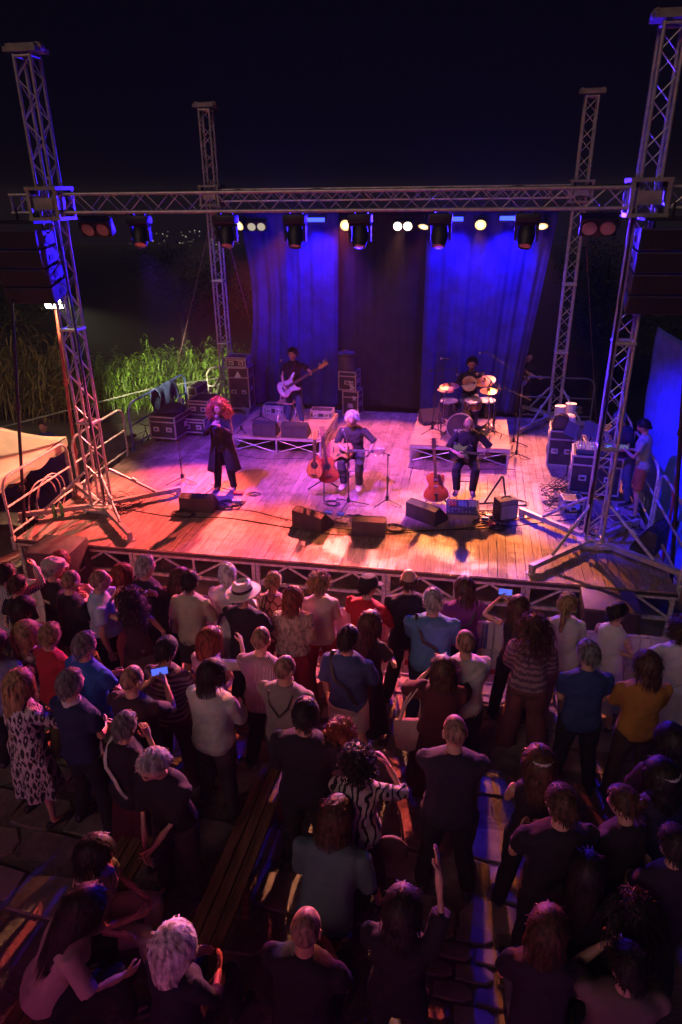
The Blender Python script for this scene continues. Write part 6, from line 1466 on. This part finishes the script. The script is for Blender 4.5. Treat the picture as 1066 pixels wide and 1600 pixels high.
PT = aud('woman with long hair in dark red clapping, tote bag on her shoulder', 6.06, -3.66, -8, 1.62, 1.08, fem=True, top=('shawl', C('darkred', .06, .018, .024)), bot=('skirt', C('darkred2', .045, .014, .02), .14, .10), hair=('long', 'brown'), L=(-.22, .34, 1.34), Rr=(.02, .34, 1.42), curl=.15)
tb_ = thing('tote_bag', 'pale canvas tote bag hanging from the clapping woman', 'bag', PT['M'] @ Vector((-.30, -.04, .62)), 8)
bgm = MB(); bgm.rings([[Vector((w_*math.cos(2*math.pi*j/16), .05*k_*math.sin(2*math.pi*j/16), z_)) for j in range(16)] for z_, w_, k_ in ((0, .05, .6), (.03, .12, 1), (.2, .15, 1.1), (.36, .15, .6), (.37, .145, .4))]); bgm.build('bag_body', C('canvas', .48, .42, .38), tb_)
for s_ in (-1, 1): MB().path([(-.09, s_*.02, .36), (-.05, s_*.03, .55), (.06, s_*.03, .75), (.10, s_*.02, .55), (.09, s_*.02, .36)], .012, 5, flat=.4).build('handle', MATS['cloth_canvas'], tb_)
P = aud('woman in black filming with a phone held high', 6.82, -2.15, 6, 1.62, .95, fem=True, top=('tank', black), bot=('trousers', black), hair=('long', 'brown'), L=(-.20, .34, 1.56), Rr=(-.04, .34, 1.5)); phone(P, 'L', 'lit phone held high by the woman in black')
aud('woman with curly hair in a patterned wrap and dark red trousers', 6.94, -2.68, -4, 1.64, 1.04, fem=True, top=('shawl', C('wrap', .22, .15, .17, pattern=('zigzag', (.08, .05, .08), 7))), bot=('wide', C('redtr3', .13, .05, .055)), hair=('longcurly', 'brown'), L='front', Rr='front')
aud('blonde woman in a white shirt and loose pink trousers', 7.34, -2.07, -4, 1.68, 1.02, fem=True, top=(BL, C('white3', .52, .50, .50)), bot=('wide', C('pinktr', .26, .14, .17)), hair=('pony', 'blond'), L='front', Rr='front', sleeve=1.)
aud('dark haired woman in a white sleeveless top looking sideways', 7.84, -2.04, -38, 1.62, 1.02, fem=True, top=('tank', C('white4', .55, .53, .58)), bot=('skirt', C('white5', .4, .38, .46), .35, .08), hair=('bun', 'dark'), L='rail', Rr='front', hyaw=-25, hpitch=-8)
aud('curly haired woman in a white tee resting an arm on the barrier', 8.45, -2.36, 8, 1.62, 1.05, fem=True, top=(T_, C('white6', .50, .48, .52)), bot=('skirt', C('palesk', .36, .33, .35), .25, .12), hair=('curly', 'brown'), L=(-.48, .30, 1.12), Rr='rail')
aud('grey haired man in a navy polo with pale cuffs', 7.39, -3.27, 4, 1.72, 1.08, top=(PO, C('navypolo', .025, .045, .14)), bot=('trousers', black), hair=('short', 'greyd'), L='belly', Rr='belly')
aud('person in a mustard shirt beside the navy polo', 7.91, -3.27, 10, 1.66, 1.12, top=(T_, C('mustard', .34, .15, .025)), bot=('trousers', C('brn', .06, .035, .03)), hair=('medium', 'brown'), L='front', Rr='front', sleeve=.5)
aud('bald man in a finely striped long sleeved shirt', 4.33, -3.60, -6, 1.74, 1.06, top=(LG, C('pinstripe', .46, .38, .40, pattern=('stripe', (.12, .06, .09), 24))), bot=('trousers', black), hair=('buzz', 'stub'), L='front', Rr='front')
P = aud('bald man in a grey polo with a dark neck cord', 4.68, -4.02, -8, 1.72, 1.14, belly=.03, top=(PO, C('grey', .20, .18, .165)), bot=('trousers', dgrey), hair=('buzz', 'stub'), L='front', Rr='front', sleeve=.5)
MB().path([P['T'](Vector(q)) for q in ((-.12, -.10, 1.45), (-.09, -.152, 1.34), (0, -.158, 1.22), (.09, -.152, 1.34), (.12, -.10, 1.45))], .010, 5).build('cord', BLKPL, P['t'])
aud('woman with long reddish hair in a white top waving an arm', 3.74, -3.55, -24, 1.60, .98, fem=True, top=(BL, C('white7', .50, .44, .42)), bot=('wide', C('paletr', .36, .30, .28)), hair=('long', 'red'), L='belly', Rr=(.16, .40, 1.46))
P = aud('person with sunglasses on dark hair in a grey white shirt', 4.03, -4.20, -18, 1.66, 1.14, top=(BL, C('mint', .42, .44, .42)), bot=('trousers', C('dk6', .06, .045, .06)), hair=('medium', 'dark'), L='front', Rr='front', sleeve=1.); hat(P, 'sunglasses')
aud('grey haired man in a bright blue polo', 2.75, -4.03, -22, 1.74, 1.08, top=(PO, C('blue', .02, .09, .36)), bot=('trousers', C('pl2', .22, .18, .17)), hair=('short', 'greyd'), L='front', Rr='front')
aud('man in a dark navy polo with a white collar', 2.97, -4.63, -20, 1.74, 1.08, top=(PO, C('navy3', .018, .024, .07), C('collarw', .5, .45, .45)), bot=('trousers', black), hair=('short', 'greyd'), L='belly', Rr='belly')
P = aud('woman with long fair hair in a black and white print at the edge', 2.42, -4.62, -22, 1.64, 1.05, fem=True, top=(BL, C('bwprint', .50, .46, .46, pattern=('magic', (.03, .025, .03), 9))), bot=('skirt', C('bwprint', .5, .5, .5), .4, .08), hair=('long', 'blond'), L='front', Rr=(.20, .40, 1.26), sleeve=1.); phone(P, 'R', 'phone held by the woman in the black and white print', None, False)
P = aud('man in a dark tee filming with a lit phone', 3.45, -4.46, -14, 1.74, 1.12, top=(T_, C('dkplum', .035, .018, .03)), bot=('trousers', black), hair=('buzz', 'stub'), L=(-.12, .34, 1.34), Rr=(.05, .36, 1.35)); phone(P, 'R', 'bright lit phone above the man in the dark tee')
aud('person in dark plaid behind the man filming', 3.50, -3.95, -10, 1.70, 1.0, top=(LG, C('plaid', .2, .15, .17, pattern=('hstripe', (.06, .03, .05), 10))), bot=('trousers', C('dkred', .08, .02, .03)), hair=('short', 'dark'), L='front', Rr='front')
P = aud('grey haired woman in black with a white strap, hand to her cheek', 3.57, -4.93, -30, 1.58, 1.05, fem=True, top=(BL, C('blk7', .02, .015, .022)), bot=('skirt', C('dkr3', .07, .012, .024), .3, .08), hair=('short', 'greyd'), L='belly', Rr='chin'); strap(P, -1, mat('white_strap', (.5, .46, .44), .7))
P = aud('grey haired man in a black tee facing away from the stage', 4.09, -5.22, 165, 1.70, 1.05, top=(T_, C('blk8', .016, .012, .016)), bot=('trousers', C('dk9', .045, .025, .035)), hair=('short', 'grey'), L=(-.03, .30, .92), Rr=(.05, .30, .90), lean=10, hpitch=-25, sleeve=.5, eyes=True)
MB().rings(ell_rings([(.842, .170, .126, -.01), (.852, .178, .132, -.01)], P['T'])).build('hem_trim', mat('trim_white', (.5, .45, .5), .7), P['t'])
aud('man with dark hair in a black tee, the broadest back in the crowd', 5.03, -4.72, -6, 1.76, 1.20, belly=.02, top=(T_, C('blk9', .018, .015, .02)), bot=('trousers', black), hair=('short', 'dark'), L='front', Rr='front', sleeve=.5)
aud('small person with curly reddish hair behind the bamboo print shirt', 5.30, -4.60, -4, 1.50, .9, fem=True, top=(BL, C('dkpk', .14, .05, .07)), bot=('trousers', black), hair=('curly', 'red'))
P = aud('woman with dark curly hair in a bamboo leaf print shirt', 5.50, -5.02, -8, 1.62, 1.04, fem=True, top=(BL, C('bambooprint', .38, .33, .32, pattern=('bamboo', (.012, .012, .014), 5.5))), bot=('skirt', C('dk10', .04, .02, .03), .35, .05), hair=('curly', 'dark'), L='front', Rr=(.18, .30, 1.40))
hb = thing('handbag', 'brown handbag at the side of the woman in the bamboo print', 'bag', P['M'] @ Vector((.30, .02, .68)), 0)
MB().rings([[Vector((.13*k_*math.cos(2*math.pi*j/16), .06*k_*math.sin(2*math.pi*j/16), z_)) for j in range(16)] for z_, k_ in ((0, .8), (.03, 1), (.14, .95), (.20, .55), (.215, .12))]).build('bag_body', mat('brown_leather', (.07, .03, .028), .85), hb); MB().path([(-.09, 0, .2), (-.05, 0, .5), (.0, 0, .62), (.05, 0, .5), (.09, 0, .2)], .009).build('strap', MATS['brown_leather'], hb)
aud('bald man in a dark tee with folded arms', 6.20, -4.73, 4, 1.76, 1.2, top=(T_, C('blk10', .025, .02, .035)), bot=('trousers', black), hair=('buzz', 'stub'), L='cross', Rr='cross', sleeve=.5)
P = aud('woman with a hairband in a dark sleeveless top', 6.82, -4.80, -4, 1.62, 1.0, fem=True, top=('tank', C('blk11', .02, .015, .02)), bot=('trousers', black), hair=('bob', 'brown'), L='front', Rr='front'); hat(P, 'band')
aud('man in a dark tee beside the short haired woman with the bun', 6.92, -5.30, 18, 1.74, 1.14, top=(T_, C('blk12', .02, .016, .022)), bot=('trousers', black), hair=('short', 'brown'), L='front', Rr='front', hyaw=20)
aud('short haired woman with a small bun turning to the man beside her', 7.41, -5.12, 40, 1.62, 1.05, fem=True, top=(BL, C('blk13', .02, .016, .02)), bot=('trousers', black), hair=('bun', 'brown'), L='front', Rr='front', hyaw=25)
P = aud('woman with a pale headband at the dark edge of the crowd', 7.70, -4.81, 6, 1.62, 1.04, fem=True, top=(BL, C('dkblue', .03, .025, .06)), bot=('trousers', black), hair=('bob', 'dark'), L='front', Rr='front'); hat(P, 'band')
aud('dark haired person at the edge behind the mustard shirt', 7.86, -4.42, 6, 1.66, 1.05, top=(BL, C('plum', .06, .03, .06)), bot=('trousers', black), hair=('medium', 'dark'), L='front', Rr='front')
# seated and nearest ones
GS = 'audience sitting on the benches'
aud('person in a blue green shirt bending forward on a bench', 5.36, -5.55, -10, 1.74, 1.22, top=(T_, C('teal', .10, .17, .18)), bot=('trousers', black), hair=('medium', 'brown'), L='lap', Rr='lap', lean=24, sit=(.46,), group=GS, sleeve=.5)
aud('bald man in dark clothes seated at the bottom of the picture', 5.38, -6.32, -6, 1.74, 1.1, top=(T_, C('blk14', .018, .014, .018)), bot=('trousers', black), hair=('buzz', 'stub'), sk='b', L='lap', Rr='lap', lean=8, sit=(.46,), group=GS)
P = aud('person in a black tee raising one arm with two fingers up', 5.95, -6.22, -4, 1.60, 1.06, top=(T_, C('blk15', .018, .014, .018)), bot=('trousers', black), hair=('medium', 'dark'), L='front', Rr=(.20, .22, 2.02), curl=.12, sleeve=.5)
aud('short haired person in a beige tee at the dark bottom corner', 7.24, -6.12, -4, 1.70, 1.1, top=(T_, C('beige2', .17, .13, .11)), bot=('trousers', black), hair=('short', 'dark'), L=(-.08, .30, 1.05), Rr=(.06, .30, 1.06), sit=(.46,), group=GS)
aud('curly haired person sitting in the dark bottom corner', 7.36, -5.78, -2, 1.66, 1.05, fem=True, top=(BL, C('blk16', .02, .016, .022)), bot=('trousers', black), hair=('longcurly', 'dark'), L='lap', Rr='lap', sit=(.46,), group=GS)
aud('woman with a white bob sitting at the bottom of the picture', 4.62, -6.48, -14, 1.60, 1.0, fem=True, top=(BL, C('blk17', .02, .018, .03)), bot=('trousers', black), hair=('bob', 'white'), L='lap', Rr='lap', sit=(.46,), group=GS)
aud('woman with long dark hair in a beige tee leaning forward', 3.70, -6.42, -52, 1.68, 1.12, fem=True, top=(T_, C('beige3', .40, .32, .27)), bot=('trousers', black), hair=('long', 'dark'), L=(-.10, .48, .62), Rr=(.22, .46, .62), lean=26, sit=(.46,), group=GS, sleeve=.5, hpitch=-15)
P = aud('seated woman with glasses in pale trousers facing sideways', 3.74, -5.92, -78, 1.66, 1.02, fem=True, top=(T_, C('beige4', .30, .22, .19)), bot=('trousers', C('paletrousers', .50, .44, .38)), hair=('medium', 'dark'), L='lap', Rr='lap', lean=8, sit=(.46,), group=GS, sleeve=.5, eyes=True, hyaw=4); glasses(P)
aud('dark figure sitting between the raised arm and the brick strip', 6.80, -6.10, -6, 1.66, 1.05, top=(T_, C('blk18', .03, .02, .035)), bot=('trousers', black), hair=('medium', 'brown'), L='lap', Rr='lap', lean=12, sit=(.5,), group=GS)
aud('dark haired person in a plum shirt in the dark right hand corner', 7.62, -5.42, 12, 1.62, 1.0, top=(T_, C('plum2', .035, .02, .04)), bot=('trousers', black), hair=('short', 'dark'), L='front', Rr='front')
aud('long haired woman in black behind the curly haired sitter', 7.06, -5.62, -6, 1.50, .95, fem=True, top=(BL, C('blk20', .018, .014, .02)), bot=('trousers', black), hair=('long', 'dark'), L='front', Rr='front')
bpy.data.scenes.remove(TMP)

# ================================================================== STAGE HAZE IN THE NIGHT AIR
hz = MB().box((0, 139, -4.5), (604, 362, 26)).build('haze', None, smooth=False)
hm = bpy.data.materials.new('stage_haze'); hm.use_nodes = True; hn = hm.node_tree
for n_ in list(hn.nodes): hn.nodes.remove(n_)
ho = hn.nodes.new('ShaderNodeOutputMaterial'); hv = hn.nodes.new('ShaderNodeVolumePrincipled')
hv.inputs['Color'].default_value = (.9, .9, .95, 1); hv.inputs['Density'].default_value = HAZE = .0006; hv.inputs['Anisotropy'].default_value = .0
hn.links.new(hv.outputs['Volume'], ho.inputs['Volume']); hz.data.materials.append(hm); tag(hz, 'thin haze of stage smoke in the night air', 'haze', kind='stuff')
